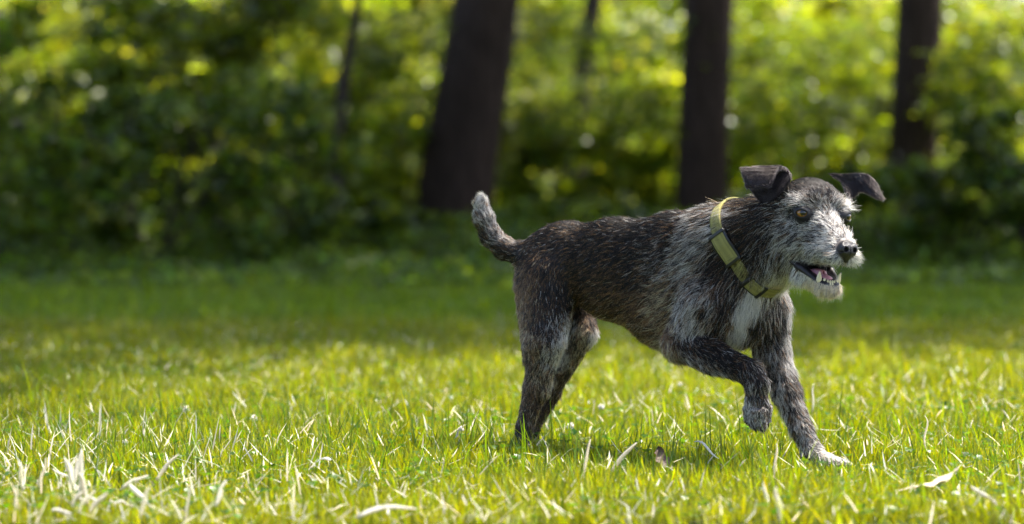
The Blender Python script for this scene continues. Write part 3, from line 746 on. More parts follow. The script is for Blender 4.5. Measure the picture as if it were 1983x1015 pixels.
# coat pattern, with some sunlit edges put in as white hairs: (px, py, spread, share of white hairs, brown share)
COAT_AND_RIMS = [
 (1588, 358, 24, .01, .0), (1560, 345, 20, .02, .0), (1600, 340, 12, .05, .0), (1620, 342, 9, .5, 0), (1528, 350, 22, .10, .05), (1520, 375, 18, .16, .1), (1556, 372, 12, .3, 0),
 (1605, 398, 12, .55, 0), (1548, 386, 11, .90, 0), (1530, 395, 8, .6, 0), (1640, 392, 13, .95, 0), (1655, 400, 10, .97, 0), (1600, 425, 16, .62, 0), (1622, 445, 14, .62, 0),
 (1575, 440, 16, .55, 0), (1535, 435, 16, .48, .0), (1518, 425, 12, .3, .05), (1600, 470, 18, .58, 0), (1560, 480, 16, .5, .0), (1585, 500, 14, .62, 0), (1625, 500, 14, .75, 0), (1668, 490, 14, .95, 0),
 (1572, 456, 6, .1, 0), (1542, 410, 9, .02, 0), (1563, 416, 7, .02, 0), (1525, 460, 16, .45, .1), (1580, 410, 8, .45, 0), (1605, 375, 12, .08, 0), (1545, 368, 10, .3, 0), (1575, 385, 9, .5, 0),
 (1502, 405, 16, .18, .1), (1480, 380, 16, .06, .10), (1465, 410, 18, .08, .16), (1450, 450, 16, .08, .12), (1485, 440, 16, .12, .10), (1475, 480, 15, .16, .1), (1500, 480, 14, .3, .05),
 (1500, 515, 14, .5, .1), (1512, 540, 12, .9, 0), (1535, 535, 12, .8, .05), (1560, 560, 14, .95, 0), (1600, 572, 16, .9, 0), (1440, 400, 12, .35, .1), (1430, 375, 8, .4, 0), (1440, 500, 12, .15, .1),
 (1385, 410, 18, .5, 0), (1350, 425, 18, .48, 0), (1372, 450, 18, .5, .0), (1335, 465, 16, .5, 0), (1378, 485, 12, .3, 0), (1330, 500, 18, .58, 0),
 (1395, 510, 14, .12, .05), (1405, 545, 14, .22, .1), (1370, 545, 14, .32, 0), (1330, 545, 20, .5, .1), (1345, 590, 20, .62, .0), (1340, 630, 18, .6, 0), (1380, 610, 14, .3, .1), (1385, 645, 12, .2, .15),
 (1478, 568, 9, .99, 0), (1455, 588, 9, .99, 0), (1436, 608, 9, .99, 0), (1430, 635, 9, .97, 0), (1424, 660, 8, .9, 0), (1412, 590, 8, .2, .1), (1405, 620, 10, .2, .1),
 (1470, 620, 9, .2, 0), (1500, 585, 14, .26, 0), (1530, 600, 8, .8, 0), (1495, 640, 14, .22, 0), (1530, 650, 10, .85, 0), (1465, 660, 10, .3, .1), (1530, 575, 10, .8, 0),  # right edge of the chest: sunlit rim painted as white hairs
 (1490, 700, 14, .4, 0), (1530, 700, 8, .75, 0), (1500, 750, 12, .6, 0), (1530, 750, 10, .35, 0), (1530, 800, 12, .45, 0), (1560, 830, 12, .45, 0), (1570, 870, 10, .6, 0), (1600, 898, 16, .93, 0), (1558, 893, 8, .35, 0),  # upper right edge of the leg: sunlit rim painted as white hairs
 (1400, 690, 12, .12, 0), (1360, 675, 16, .14, 0), (1320, 665, 14, .22, .1), (1300, 690, 14, .5, .15), (1340, 705, 14, .5, .05), (1390, 715, 12, .5, 0), (1440, 715, 12, .25, 0), (1470, 725, 12, .2, 0),
 (1450, 750, 12, .35, 0), (1475, 770, 12, .25, 0), (1450, 795, 12, .7, 0), (1475, 815, 12, .5, 0),
 (1280, 420, 24, .10, 0), (1220, 432, 26, .08, 0), (1140, 440, 26, .07, .05), (1080, 460, 24, .09, .1), (1300, 450, 18, .25, 0), (1240, 480, 22, .20, 0), (1290, 500, 18, .28, 0), (1170, 490, 26, .07, .12),
 (1230, 530, 22, .12, .1), (1280, 560, 20, .38, .2), (1180, 560, 26, .08, .3), (1110, 520, 24, .06, .2), (1220, 600, 20, .16, .4), (1280, 620, 18, .42, .35), (1160, 610, 16, .14, .35), (1250, 660, 16, .22, .4), (1285, 670, 12, .6, .3),
 (1050, 500, 18, .08, .2), (1020, 530, 12, .06, .5), (1015, 565, 12, .10, .75), (1003, 600, 12, .30, .8), (1035, 600, 16, .15, .3), (1070, 580, 18, .12, .05), (1060, 630, 14, .3, .0), (1003, 645, 10, .35, .6),
 (1090, 620, 12, .35, .1), (1100, 640, 10, .85, .1), (1030, 660, 12, .3, .45), (1060, 690, 14, .5, .1), (1020, 700, 14, .2, .3), (1050, 740, 14, .45, .25), (1018, 760, 12, .12, .5), (1030, 800, 12, .25, .35), (1010, 850, 14, .04, .1), (1085, 690, 8, .8, .1),
 (1120, 655, 12, .50, .18), (1091, 655, 7, .95, .16), (1086, 700, 6, .9, .16), (1074, 740, 6, .75, .2), (1156, 648, 8, .92, 0), (1130, 700, 10, .35, .2), (1090, 740, 10, .15, .2), (1060, 790, 10, .12, .2), (1050, 850, 12, .05, .1),  # far hind leg: lit inner side and sun rim painted as pale hairs
 (1020, 480, 16, .18, .05), (985, 478, 12, .22, .05), (960, 462, 12, .45, 0), (962, 490, 9, .10, .1), (935, 460, 9, .2, 0), (945, 430, 12, .62, 0), (932, 400, 12, .80, 0), (934, 380, 10, .9, 0), (925, 430, 8, .4, 0),
]
CT = np.array(COAT_AND_RIMS, float)
def coat(P):
    px, py = P[:, 0], -P[:, 2]
    gr = np.zeros(len(P)); br = np.zeros(len(P))
    for s in range(0, len(P), 40000):
        sl = slice(s, s + 40000)
        d2 = (px[sl, None] - CT[None, :, 0]) ** 2 + (py[sl, None] - CT[None, :, 1]) ** 2
        wt = np.exp(-d2 / (2 * CT[None, :, 2] ** 2)) + 1e-6 / (1 + d2)
        wt /= wt.sum(1)[:, None]
        gr[sl] = wt @ CT[:, 3]; br[sl] = wt @ CT[:, 4]
    return np.where(gr < .3, gr * .75, gr), br

dog = tag(empty('dog', tuple(to_world([[1300, 60, -884]])[0])), 'grizzled rough-coated dog trotting over the sunny lawn, mouth open, one front paw lifted', 'dog')
WV = to_world(DV)

# ears: folded leaves of skin joined to the body mesh
def ear_sheet(rows, nu=22, nv=14, thick=3.2):
    """rows: list of polylines in design space, lofted"""
    rws = []
    for r_ in rows:
        r_ = np.array(r_, float); t = np.linspace(0, 1, len(r_)); s = np.linspace(0, 1, nu)
        rws.append(np.stack([np.interp(s, t, r_[:, k]) for k in range(3)], -1))
    rws = np.array(rws); t = np.linspace(0, 1, len(rws)); s = np.linspace(0, 1, nv)
    G = np.zeros((nv, nu, 3))
    for a in range(nu):
        for k in range(3): G[:, a, k] = np.interp(s, t, rws[:, a, k])
    for _ in range(2):
        G[1:-1] = (G[:-2] + 2 * G[1:-1] + G[2:]) / 4
        G[:, 1:-1] = (G[:, :-2] + 2 * G[:, 1:-1] + G[:, 2:]) / 4
    gu = np.gradient(G, axis=1); gv = np.gradient(G, axis=0)
    n = np.cross(gu, gv); n /= np.linalg.norm(n, axis=2)[..., None] + 1e-9
    V = np.concatenate([(G + n * thick / 2).reshape(-1, 3), (G - n * thick / 2).reshape(-1, 3)])
    i, j = np.meshgrid(np.arange(nv - 1), np.arange(nu - 1), indexing='ij'); b = (i * nu + j).ravel()
    Q1 = np.stack([b, b + 1, b + nu + 1, b + nu], -1); o = nv * nu
    Q2 = Q1[:, ::-1] + o
    edge = [(k, k + 1) for k in range(nu - 1)] + [(k * nu + nu - 1, (k + 1) * nu + nu - 1) for k in range(nv - 1)] + \
           [((nv - 1) * nu + k + 1, (nv - 1) * nu + k) for k in range(nu - 1)] + [((k + 1) * nu, k * nu) for k in range(nv - 1)]
    Q3 = np.array([(b_, a_, a_ + o, b_ + o) for a_, b_ in edge])
    return V, np.vstack([Q1, Q2, Q3])
def E_(px, w_, py): return (px, w_, -py)
ears = []
# near ear: rises from the skull, folds over at the top, flap hangs towards the camera
ears.append(ear_sheet([
    [E_(1532, -128, 345), E_(1508, -122, 372), E_(1488, -96, 400)],
    [E_(1530, -112, 334), E_(1495, -98, 352), E_(1462, -78, 376)],
    [E_(1526, -108, 325), E_(1485, -88, 330), E_(1440, -70, 345)],
    [E_(1512, -118, 322), E_(1475, -100, 321), E_(1437, -78, 322)],
    [E_(1506, -130, 325), E_(1472, -116, 326), E_(1438, -92, 326)],
    [E_(1500, -140, 342), E_(1470, -130, 344), E_(1442, -108, 344)],
    [E_(1491, -142, 358), E_(1468, -134, 361), E_(1447, -116, 361)]]))
# far ear: stands out to the right, tip folding down
ears.append(ear_sheet([
    [E_(1604, -70, 336), E_(1628, -66, 350), E_(1644, -84, 388)],
    [E_(1632, -64, 338), E_(1645, -60, 352), E_(1650, -78, 380)],
    [E_(1652, -62, 336), E_(1656, -64, 350), E_(1660, -74, 368)],
    [E_(1674, -68, 335), E_(1672, -78, 350), E_(1670, -82, 370)],
    [E_(1688, -76, 341), E_(1685, -88, 358), E_(1680, -90, 375)],
    [E_(1699, -86, 362), E_(1695, -94, 372), E_(1691, -96, 381)],
    [E_(1709, -96, 383), E_(1707, -98, 384.5), E_(1704, -99, 386)]]))
off = len(WV); allV = [DV]; allQ = [DQ]; ear_id = [np.zeros(len(DV), bool)]
for V, Q_ in ears:
    allV.append(V); allQ.append(Q_ + off); off += len(V); ear_id.append(np.ones(len(V), bool))
DV = np.vstack(allV); DQ = np.vstack(allQ); ear_id = np.concatenate(ear_id)
WV = to_world(DV)

# skin tint under the hair
gr, br = coat(DV)
gr[ear_id] = 0.06; br[ear_id] = 0.05
Lc = head_local(DV); wd_ = wedge(Lc)
in_head = (np.abs(Lc) < [130, 90, 190]).all(1)
base_dark = np.array([.016, .013, .013]); base_light = np.array([.30, .26, .235]); base_brown = np.array([.07, .04, .02])
tint = base_dark + (base_light - base_dark) * np.clip(gr - .25, 0, 1)[:, None] ** 1.3 + br[:, None] * base_brown * .6
eye_d = np.minimum(*[np.linalg.norm(DV - c, axis=1) for c in EYE_C])
tint[(eye_d < 25)] = (.010, .009, .010)
mouth = in_head & (wd_ < 6) & (Lc[:, 0] > -76) & (Lc[:, 2] > -150) & ~ear_id
tint[mouth] = (.012, .009, .010)
M_skin, n, l, p, out = new_mat('dog_skin')
at = n.new('ShaderNodeAttribute'); at.attribute_name = 'tint'
l.new(at.outputs['Color'], p.inputs['Base Color']); set_in(p, Roughness=0.5); p.inputs['Specular IOR Level'].default_value = 0.4
body = np_mesh('body', WV, [DQ], M_skin, dog, color=tint)

# ------------------------------------------------------------------ fur
def make_hair_mat():
    m = bpy.data.materials.new('coat_hair'); m.use_nodes = True
    n, l = m.node_tree.nodes, m.node_tree.links
    n.clear()
    out = n.new('ShaderNodeOutputMaterial'); h = n.new('ShaderNodeBsdfHairPrincipled')
    h.model = 'CHIANG'; h.parametrization = 'COLOR'
    at = n.new('ShaderNodeAttribute'); at.attribute_name = 'tint'
    l.new(at.outputs['Color'], h.inputs['Color'])
    h.inputs['Roughness'].default_value = 0.30; h.inputs['Radial Roughness'].default_value = 0.4
    d = n.new('ShaderNodeBsdfDiffuse'); l.new(at.outputs['Color'], d.inputs['Color'])
    mx = n.new('ShaderNodeMixShader'); mx.inputs[0].default_value = 0.55
    l.new(h.outputs[0], mx.inputs[1]); l.new(d.outputs[0], mx.inputs[2]); l.new(mx.outputs[0], out.inputs['Surface'])
    return m
M_hair = make_hair_mat()

def grow(n_strands, seed, rad=0.34, len_mul=1.0, len_add=0.0, white_gain=1.0, lift_add=0.0, NP=5, only=None, wild=0.35):
    g = np.random.default_rng(seed)
    A, B, Cc, Dd = (DV[DQ[:, k]] for k in range(4))
    ar = 0.5 * np.linalg.norm(np.cross(Cc - A, Dd - B), axis=1)
    fc = (A + B + Cc + Dd) / 4
    L = head_local(fc); inh = (np.abs(L) < [130, 90, 190]).all(1)
    f_ear = ear_id[DQ[:, 0]]
    wt = ar.copy()
    wt[inh] *= 2.0; wt[f_ear] *= 2.4
    ed = np.minimum(*[np.linalg.norm(fc - c, axis=1) for c in EYE_C])
    wt[(ed < 21.5) & inh & (L[:, 2] < 12)] = 0
    wt[inh & (wedge(L) < 2.0) & (L[:, 0] > -70) & ~f_ear] = 0
    wt[inh & (wedge(L) < 5.0) & (L[:, 0] > -66) & (L[:, 2] < -90 - .2 * (L[:, 0] + 66)) & ~f_ear] = 0
    wt[inh & (np.linalg.norm(L - [100, 0, -66], axis=1) < 21)] = 0
    wt[inh & (np.abs(L[:, 0]) < 48) & (np.abs(L[:, 1]) < 18) & (L[:, 2] > -133) & (L[:, 2] < -101)] = 0
    if only is not None: wt *= only(fc, L, inh, f_ear)
    f = g.choice(len(DQ), n_strands, p=wt / wt.sum())
    u = g.uniform(size=(n_strands, 1)); v = g.uniform(size=(n_strands, 1))
    P = (A[f] * (1 - u) + B[f] * u) * (1 - v) + (Dd[f] * (1 - u) + Cc[f] * u) * v
    N = np.cross(Cc[f] - A[f], Dd[f] - B[f]); N /= np.linalg.norm(N, axis=1)[:, None] + 1e-9
    # make sure the normal points outwards
    fl, ln, lf = field(P)
    e = f_ear[f]; ih = inh[f]; Lh = head_local(P)
    fl[e & (P[:, 0] < 1560)] = (-.35, -.3, -.9); fl[e & (P[:, 0] > 1560)] = (.75, -.2, -.6)
    ln[e] = 6; lf[e] = 0.3
    # eyebrows, beard
    brow = ih & ~e & (np.abs(Lh[:, 2] - 19) < 11) & (np.abs(Lh[:, 1]) > 12) & (Lh[:, 0] > -22)
    ln[brow] = 19
    lidz = ih & ~e & (np.minimum(*[np.linalg.norm(P - c, axis=1) for c in EYE_C]) < 24)
    ln[lidz & (Lh[:, 2] < 14)] *= 0.4
    nose_top = ih & ~e & (np.abs(Lh[:, 1]) < 14) & (Lh[:, 0] > 60) & (Lh[:, 2] > -66)
    ln[nose_top] *= 0.45
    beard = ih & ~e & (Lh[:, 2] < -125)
    ln[beard] = 12
    ln[ih & ~e & (Lh[:, 0] > 55) & (Lh[:, 1] > 4) & (Lh[:, 2] > -92)] = 17
    uplip = ih & ~e & (Lh[:, 2] < -84) & (Lh[:, 0] > -40) & (Lh[:, 2] > -102)
    ln[uplip] = np.minimum(ln[uplip], 8.5)
    # hair lies flat under the collar
    dc = (P - COL_C) @ COL_A
    uc = ih | ~ih
    band = (np.abs(dc - 1) < 11) & (np.linalg.norm(P - COL_C, axis=1) < 140)
    ln[band] *= 0.35; lf[band] *= 0.3
    nz = np.stack([sine_noise(P, 42, 50 + k) for k in range(3)], -1)
    nf = np.stack([sine_noise(P, 13, 60 + k) for k in range(3)], -1)
    T = fl + nz * 0.36 + nf * 0.20 + g.normal(size=P.shape) * wild * 0.5
    T -= (T * N).sum(1)[:, None] * N
    T /= np.linalg.norm(T, axis=1)[:, None] + 1e-9
    lift = (lf + lift_add) * g.uniform(0.5, 1.5, n_strands)
    d = T + N * lift[:, None]; d /= np.linalg.norm(d, axis=1)[:, None]
    length = (ln * len_mul + len_add) * g.uniform(0.55, 1.3, n_strands)
    s = np.linspace(0, 1, NP)
    curl = g.normal(size=P.shape) * 0.14
    pts = np.zeros((n_strands, NP, 3))
    for k, t in enumerate(s):
        # rises from the skin, then sags back along the coat
        pts[:, k] = P - N * 0.6 + d * (length * t)[:, None] + (T - N * (lift * 0.45)[:, None]) * (length * 0.25 * t * t)[:, None] + curl * (length * t * t)[:, None]
    pts[:, :, 2] -= (length * 0.10)[:, None] * s[None] ** 2
    # clumps
    nc = n_strands // 7
    ci = g.choice(n_strands, nc, replace=False)
    kd = KDTree(nc)
    for a, b in enumerate(ci): kd.insert(P[b], a)
    kd.balance()
    near = np.array([kd.find(x_)[1] for x_ in P])
    tipdir = pts[ci[near]] - P[ci[near]][:, None]
    mine = pts - P[:, None]
    strength = (g.uniform(0.3, 1.0, nc)[near])
    strength[e] = 0.1
    goal = P[ci[near]][:, None] + tipdir
    pts = pts + (goal - pts) * (strength[:, None] * s[None] ** 1.5)[:, :, None] * 0.6
    # colour
    gr, br = coat(P + np.stack([nf[:, 0] * 5, 0 * nf[:, 0], nf[:, 1] * 5], -1) + nz * 4)
    gr[e] = 0.05; br[e] = 0.10
    crown = ih & ~e & (Lh[:, 2] > 30) & (Lh[:, 0] < -6) & (np.hypot(P[:, 0] - 1622, P[:, 2] + 344) > 16); gr[crown] *= .2
    cw = g.uniform(size=nc)[near]
    pw = np.clip(gr * white_gain, 0, 1)
    roll = np.where(g.uniform(size=n_strands) < .15 + .5 * np.clip((pw - .15) * 2.5, 0, 1), cw, g.uniform(size=n_strands))
    isw = roll < pw ** np.where(ih, 1.2, 1.5)
    isb = ~isw & (((roll - pw) / (1.001 - pw)) < br * 1.0)
    col = np.zeros((n_strands, 3))
    col[:] = np.array([.0052, .0040, .0038]) * np.exp(g.normal(0, .4, n_strands))[:, None]
    nb_ = isb.sum(); col[isb] = np.array([.215, .108, .045]) * np.exp(g.normal(0, .45, nb_))[:, None]
    nw = isw.sum(); col[isw] = np.array([.66, .62, .57]) * np.clip(np.exp(g.normal(-.1, .3, nw)), .2, 1.3)[:, None]
    col[isw & ih] *= 1.16
    cream_or_bounce = isw & ((br > .15) | beard)  # cream hairs in the brown coat; on the beard, grass bounce put into the colour
    col[cream_or_bounce] *= (1, .88, .66)
    col[e] = np.array([.030, .022, .022]) * np.exp(g.normal(0, .3, e.sum()))[:, None]
    rad_ = np.full(n_strands, rad); rad_[ih] *= .95; rad_[e] *= .9
    return pts, col, np.clip(col, .002, .9), rad_, s

def build_fur(name, sets, parent):
    NP = sets[0][0].shape[1]
    pts = np.concatenate([s_[0] for s_ in sets]); col = np.concatenate([s_[2] for s_ in sets]); rad = np.concatenate([s_[3] for s_ in sets])
    n = len(pts)
    Wp = to_world(pts.reshape(-1, 3)).astype(np.float32)
    hc = bpy.data.hair_curves.new(name)
    hc.add_curves([NP] * n)
    hc.attributes['position'].data.foreach_set('vector', Wp.ravel())
    s = np.linspace(0, 1, NP)
    rr = (rad[:, None] * (1 - 0.8 * s ** 1.4)[None] / 1250.0).astype(np.float32)
    ra = hc.attributes.get('radius') or hc.attributes.new('radius', 'FLOAT', 'POINT')
    ra.data.foreach_set('value', rr.ravel())
    ca = hc.attributes.new('tint', 'FLOAT_COLOR', 'CURVE')
    c4 = np.ones((n, 4), np.float32); c4[:, :3] = col
    ca.data.foreach_set('color', c4.ravel())
    hc.materials.append(M_hair)
    o = bpy.data.objects.new(name, hc); C.objects.link(o)
    o.parent = parent; o.matrix_parent_inverse = Matrix.Translation(parent.location).inverted()
    return o

COL_A = unit(v3(.66, -.56, .50)); COL_C = q(1449, -10, 473)
t0 = time.time()
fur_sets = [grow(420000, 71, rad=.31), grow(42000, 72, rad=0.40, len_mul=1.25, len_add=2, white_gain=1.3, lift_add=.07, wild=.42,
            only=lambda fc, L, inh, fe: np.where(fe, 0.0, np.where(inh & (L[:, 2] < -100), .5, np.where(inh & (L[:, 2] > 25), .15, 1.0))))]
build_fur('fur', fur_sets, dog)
print('fur', time.time() - t0)

# ------------------------------------------------------------------ face details
def dmesh(name, V, F, mat, parent, **kw): return np_mesh(name, to_world(V), F, mat, parent, **kw)

# eyes: dark rim, amber iris, black pupil
M_eye_rim = plain('eye_dark', (.02, .012, .01), .06, .8, noise=.1)
M_pupil = plain('eye_pupil', (.002, .002, .002), .04, .8, noise=.05)
M_iris, n, l, p, out = new_mat('eye_amber')
tc = n.new('ShaderNodeTexCoord'); nz = n.new('ShaderNodeTexNoise'); nz.inputs['Scale'].default_value = 900; l.new(tc.outputs['Object'], nz.inputs['Vector'])
cr = n.new('ShaderNodeValToRGB'); e = cr.color_ramp.elements; e[0].color = (.07, .024, .003, 1); e[0].position = .35; e[1].color = (.42, .18, .02, 1); e[1].position = .7
l.new(nz.outputs['Fac'], cr.inputs[0]); l.new(cr.outputs[0], p.inputs['Base Color']); set_in(p, Roughness=.08); p.inputs['Coat Weight'].default_value = 1.0; p.inputs['Coat Roughness'].default_value = .02
for s, c in ((-1, EYE_C[0]), (1, EYE_C[1])):
    gz = unit(hvec(.93, -.36 if s < 0 else .10, .06))
    a1 = unit(np.cross(gz, (0, 0, 1))); a2 = np.cross(a1, gz)
    nr, ns = 28, 40
    th = np.linspace(0, np.pi, nr)[:, None]; ph = np.linspace(0, 2 * np.pi, ns, endpoint=False)[None]
    rr = 13.2 + 0.9 * np.exp(-(th / .55) ** 2)
    V = c + (rr * np.cos(th))[..., None] * gz + (rr * np.sin(th) * np.cos(ph))[..., None] * a1 + (rr * np.sin(th) * np.sin(ph))[..., None] * a2
    V = V.reshape(-1, 3)
    i, j = np.meshgrid(np.arange(nr - 1), np.arange(ns), indexing='ij')
    Qe = np.stack([i * ns + j, i * ns + (j + 1) % ns, (i + 1) * ns + (j + 1) % ns, (i + 1) * ns + j], -1).reshape(-1, 4)
    ang = (np.arange(nr - 1) + .5) / (nr - 1) * 180
    mi = np.repeat(np.where(ang < 24, 2, np.where(ang < 58, 1, 0)), ns)
    dmesh('eye', V, [Qe], [M_eye_rim, M_iris, M_pupil], dog, mat_idx=mi)

# nose leather with two nostrils
M_nose = plain('nose_leather', (.016, .013, .014), .32, .6, noise=.35, nscale=700, bump=.35)
npr = [ell(hd(98, 0, -68), HM, (15, 20, 18), 8), ell(hd(106, 9, -68), HM, (9, 11, 13), 6), ell(hd(106, -9, -68), HM, (9, 11, 13), 6), cap(hd(106, 0, -74), hd(98, 0, -90), 8, 5, 6)]
def nose_post(P, d):
    L = head_local(P)
    for s in (-1, 1):
        k = np.sqrt((((L - [114, s * 9.5, -69]) / [10, 4.6, 5.2]) ** 2).sum(1)); d = np.maximum(d, -(k - 1) * 4.5)
        k = np.sqrt((((L - [106, s * 17, -74]) / [8, 6, 2.0]) ** 2).sum(1)); d = np.maximum(d, -(k - 1) * 2.0)
    k = np.sqrt((((L - [116, 0, -78]) / [5, .9, 16]) ** 2).sum(1)); return np.maximum(d, -(k - 1) * 1.0)
c_ = hd(102, 0, -72)
V, Qn = mesh_sdf(npr, c_ - 34, c_ + 34, 0.9, nose_post)
dmesh('nose', V, [Qn], M_nose, dog)

# tongue
M_tongue = plain('tongue_flesh', (.55, .24, .27), .3, .5, noise=.15, nscale=300, bump=.2, Subsurface_Weight=.15)
tpr = [ell(hd(-14, 0, -112), HM, (30, 14, 6), 6), ell(hd(10, 0, -121), frame(60, -20), (24, 14, 6), 8), ell(hd(26, 0, -124), frame(60, -10), (12, 13, 5), 6)]
def tongue_post(P, d):
    L = head_local(P)
    k = np.sqrt((((L - [10, 0, -114]) / [60, 2.0, 4.5]) ** 2).sum(1)); return np.maximum(d, -(k - 1) * 2.0)
c_ = hd(6, 0, -112)
V, Qn = mesh_sdf(tpr, c_ - 60, c_ + 60, 1.2, tongue_post)
dmesh('tongue', V, [Qn], M_tongue, dog)

# teeth of the lower jaw
M_tooth = plain('tooth_ivory', (.72, .62, .40), .28, .5, noise=.12, nscale=200)
def tooth(base, tip, r, parent=dog):
    s = np.linspace(0, 1, 8)[:, None]
    bow = hvec(-1, 0, 0) * 2.0
    pts = np.asarray(base) * (1 - s) + np.asarray(tip) * s + bow * np.sin(s * 3.14)
    rad = r * np.array([.85, 1, 1, .92, .78, .6, .38, .12])
    V, F = tube_mesh(pts, rad, 12)
    dmesh('tooth', V, F, M_tooth, parent)
for s in (-1, 1):
    tooth(hd(36, s * 20, -134), hd(42, s * 23.5, -112), 5.6)
    tooth(hd(43, s * 13.2, -138), hd(45, s * 14 + 1, -125), 4.6)
    tooth(hd(45.5, s * 7.2, -139), hd(48, s * 7.6, -127.5), 4.0)
    tooth(hd(46.5, s * 2.4 + .4, -139), hd(49, s * 2.6, -128), 3.6)
    tooth(hd(20, s * 19, -127), hd(21, s * 20, -120), 3.2)

# claws
M_claw = plain('claw_horn', (.03, .022, .018), .35, .5)
for (a, b) in ((q(1450, -100, 819), q(1452, -102, 829)), (q(1462, -116, 829), q(1465, -116, 840)), (q(1477, -116, 832), q(1480, -116, 843)), (q(1486, -98, 818), q(1489, -100, 828)),
               (q(1560, -16, 896), q(1563, -24, 906)), (q(1608, -46, 901), q(1617, -54, 908)), (q(1630, -28, 902), q(1641, -34, 908)), (q(1643, -6, 902), q(1655, -10, 908)),
               (q(1032, 172, 876), q(1041, 164, 883)), (q(1018, 172, 878), q(1024, 162, 884))):
    s = np.linspace(0, 1, 6)[:, None]
    V, F = tube_mesh(a * (1 - s) + b * s + v3(0, 0, 2) * np.sin(3.14 * s), np.array([3.6, 3.5, 3.0, 2.3, 1.4, .4]), 10)
    dmesh('claw', V, F, M_claw, dog)

# ------------------------------------------------------------------ collar
def webbing_mat(name, col):
    m, n, l, p, out = new_mat(name)
    at = n.new('ShaderNodeUVMap')
    wv = n.new('ShaderNodeTexWave'); wv.wave_type = 'BANDS'; wv.bands_direction = 'X'; wv.inputs['Scale'].default_value = 26; wv.inputs['Distortion'].default_value = .6; wv.inputs['Detail'].default_value = 2
    l.new(at.outputs[0], wv.inputs['Vector'])
    wv2 = n.new('ShaderNodeTexWave'); wv2.bands_direction = 'Y'; wv2.inputs['Scale'].default_value = 2.2; wv2.inputs['Distortion'].default_value = .3
    l.new(at.outputs[0], wv2.inputs['Vector'])
    mx = n.new('ShaderNodeMath'); mx.operation = 'ADD'; l.new(wv.outputs['Fac'], mx.inputs[0]); l.new(wv2.outputs['Fac'], mx.inputs[1])
    mr = n.new('ShaderNodeMapRange'); mr.inputs[2].default_value = 2; mr.inputs[3].default_value = .72; mr.inputs[4].default_value = 1.15
    l.new(mx.outputs[0], mr.inputs[0])
    vm = n.new('ShaderNodeVectorMath'); vm.operation = 'SCALE'; vm.inputs[0].default_value = col; l.new(mr.outputs[0], vm.inputs['Scale'])
    l.new(vm.outputs[0], p.inputs['Base Color']); set_in(p, Roughness=.7)
    bp = n.new('ShaderNodeBump'); bp.inputs['Strength'].default_value = .8; bp.inputs['Distance'].default_value = .0012
    l.new(mx.outputs[0], bp.inputs['Height']); l.new(bp.outputs[0], p.inputs['Normal'])
    return m
M_web = webbing_mat('collar_webbing', (.50, .46, .14))
M_black = plain('collar_plastic', (.012, .012, .013), .35, .5, noise=.1)
ca1 = unit(np.cross(COL_A, (0, 0, 1))); ca2 = unit(np.cross(ca1, COL_A))
NTH = 180
ths = np.linspace(0, 2 * np.pi, NTH, endpoint=False)
dirs = np.cos(ths)[:, None] * ca2 + np.sin(ths)[:, None] * ca1         # 0 = top of the neck
neckp = [p_ for p_ in prims[:9]]
rs = np.arange(25, 170, 1.0)
PP = (COL_C + dirs[:, None] * rs[None, :, None]).reshape(-1, 3).astype(np.float32)
dd = sdf(PP, neckp).reshape(NTH, -1)
RR = np.array([rs[np.argmax(r_ > 0)] if (r_ > 0).any() else 90 for r_ in dd], float)
for _ in range(14): RR = (np.roll(RR, 1) + 2 * RR + np.roll(RR, -1)) / 4
ring = COL_C + dirs * RR[:, None]
def ring_arc(name, t0_, t1_, width, rin, rout, mat, parent, shift=0.0, n_=None, crown=1.2):
    """a band on the neck between ring angles t0_..t1_ (degrees, may wrap)"""
    full = abs(t1_ - t0_) >= 359.9
    n_ = n_ or max(6, int(abs(t1_ - t0_) / 2))
    T = np.radians(np.linspace(t0_, t1_, n_ + (0 if full else 1), endpoint=not full))
    r = np.interp(T % (2 * np.pi), np.append(ths, 2 * np.pi), np.append(RR, RR[0]))
    dr = np.cos(T)[:, None] * ca2 + np.sin(T)[:, None] * ca1
    prof = []
    hw = width / 2
    for xx, rr_ in ((-hw, rin), (-hw, rout - .6), (-hw + .8, rout), (-hw * .5, rout + crown * .3), (hw * .5, rout + crown * .3), (hw - .8, rout), (hw, rout - .6), (hw, rin)):
        prof.append((xx + shift, rr_))
    m = len(prof); V = []
    for x_, rr_ in prof: V.append(COL_C + dr * (r + rr_)[:, None] + COL_A * x_)
    V = np.stack(V, 1).reshape(-1, 3)
    k = len(T); i, j = np.meshgrid(np.arange(k if full else k - 1), np.arange(m), indexing='ij')
    Q_ = np.stack([i * m + j, ((i + 1) % k) * m + j, ((i + 1) % k) * m + (j + 1) % m, i * m + (j + 1) % m], -1).reshape(-1, 4)
    F = [Q_]
    if not full:
        F = [Q_, np.array([[a_, a_ + 1, b_] for a_, b_ in ()] or np.zeros((0, 3), int)).reshape(0, 3).astype(int)]
        caps = []
        for st, rev in ((0, False), ((k - 1) * m, True)):
            for a_ in range(1, m - 1):
                t = [st, st + a_, st + a_ + 1]; caps.append(t[::-1] if rev else t)
        F = [Q_, np.array(caps)]
    o = dmesh(name, V, F, mat, parent)
    me = o.data; uv = me.uv_layers.new(name='UVMap')
    vi = np.zeros(len(me.loops), np.int32); me.loops.foreach_get('vertex_index', vi)
    arc = np.cumsum(np.r_[0, np.linalg.norm(np.diff(r[:, None] * dr, axis=0), axis=1)]) / 20.0
    uvs = np.stack([arc[np.clip(vi // m, 0, k - 1)], (vi % m) / m], -1).astype(np.float32)
    uv.data.foreach_set('uv', uvs.ravel())
    return o
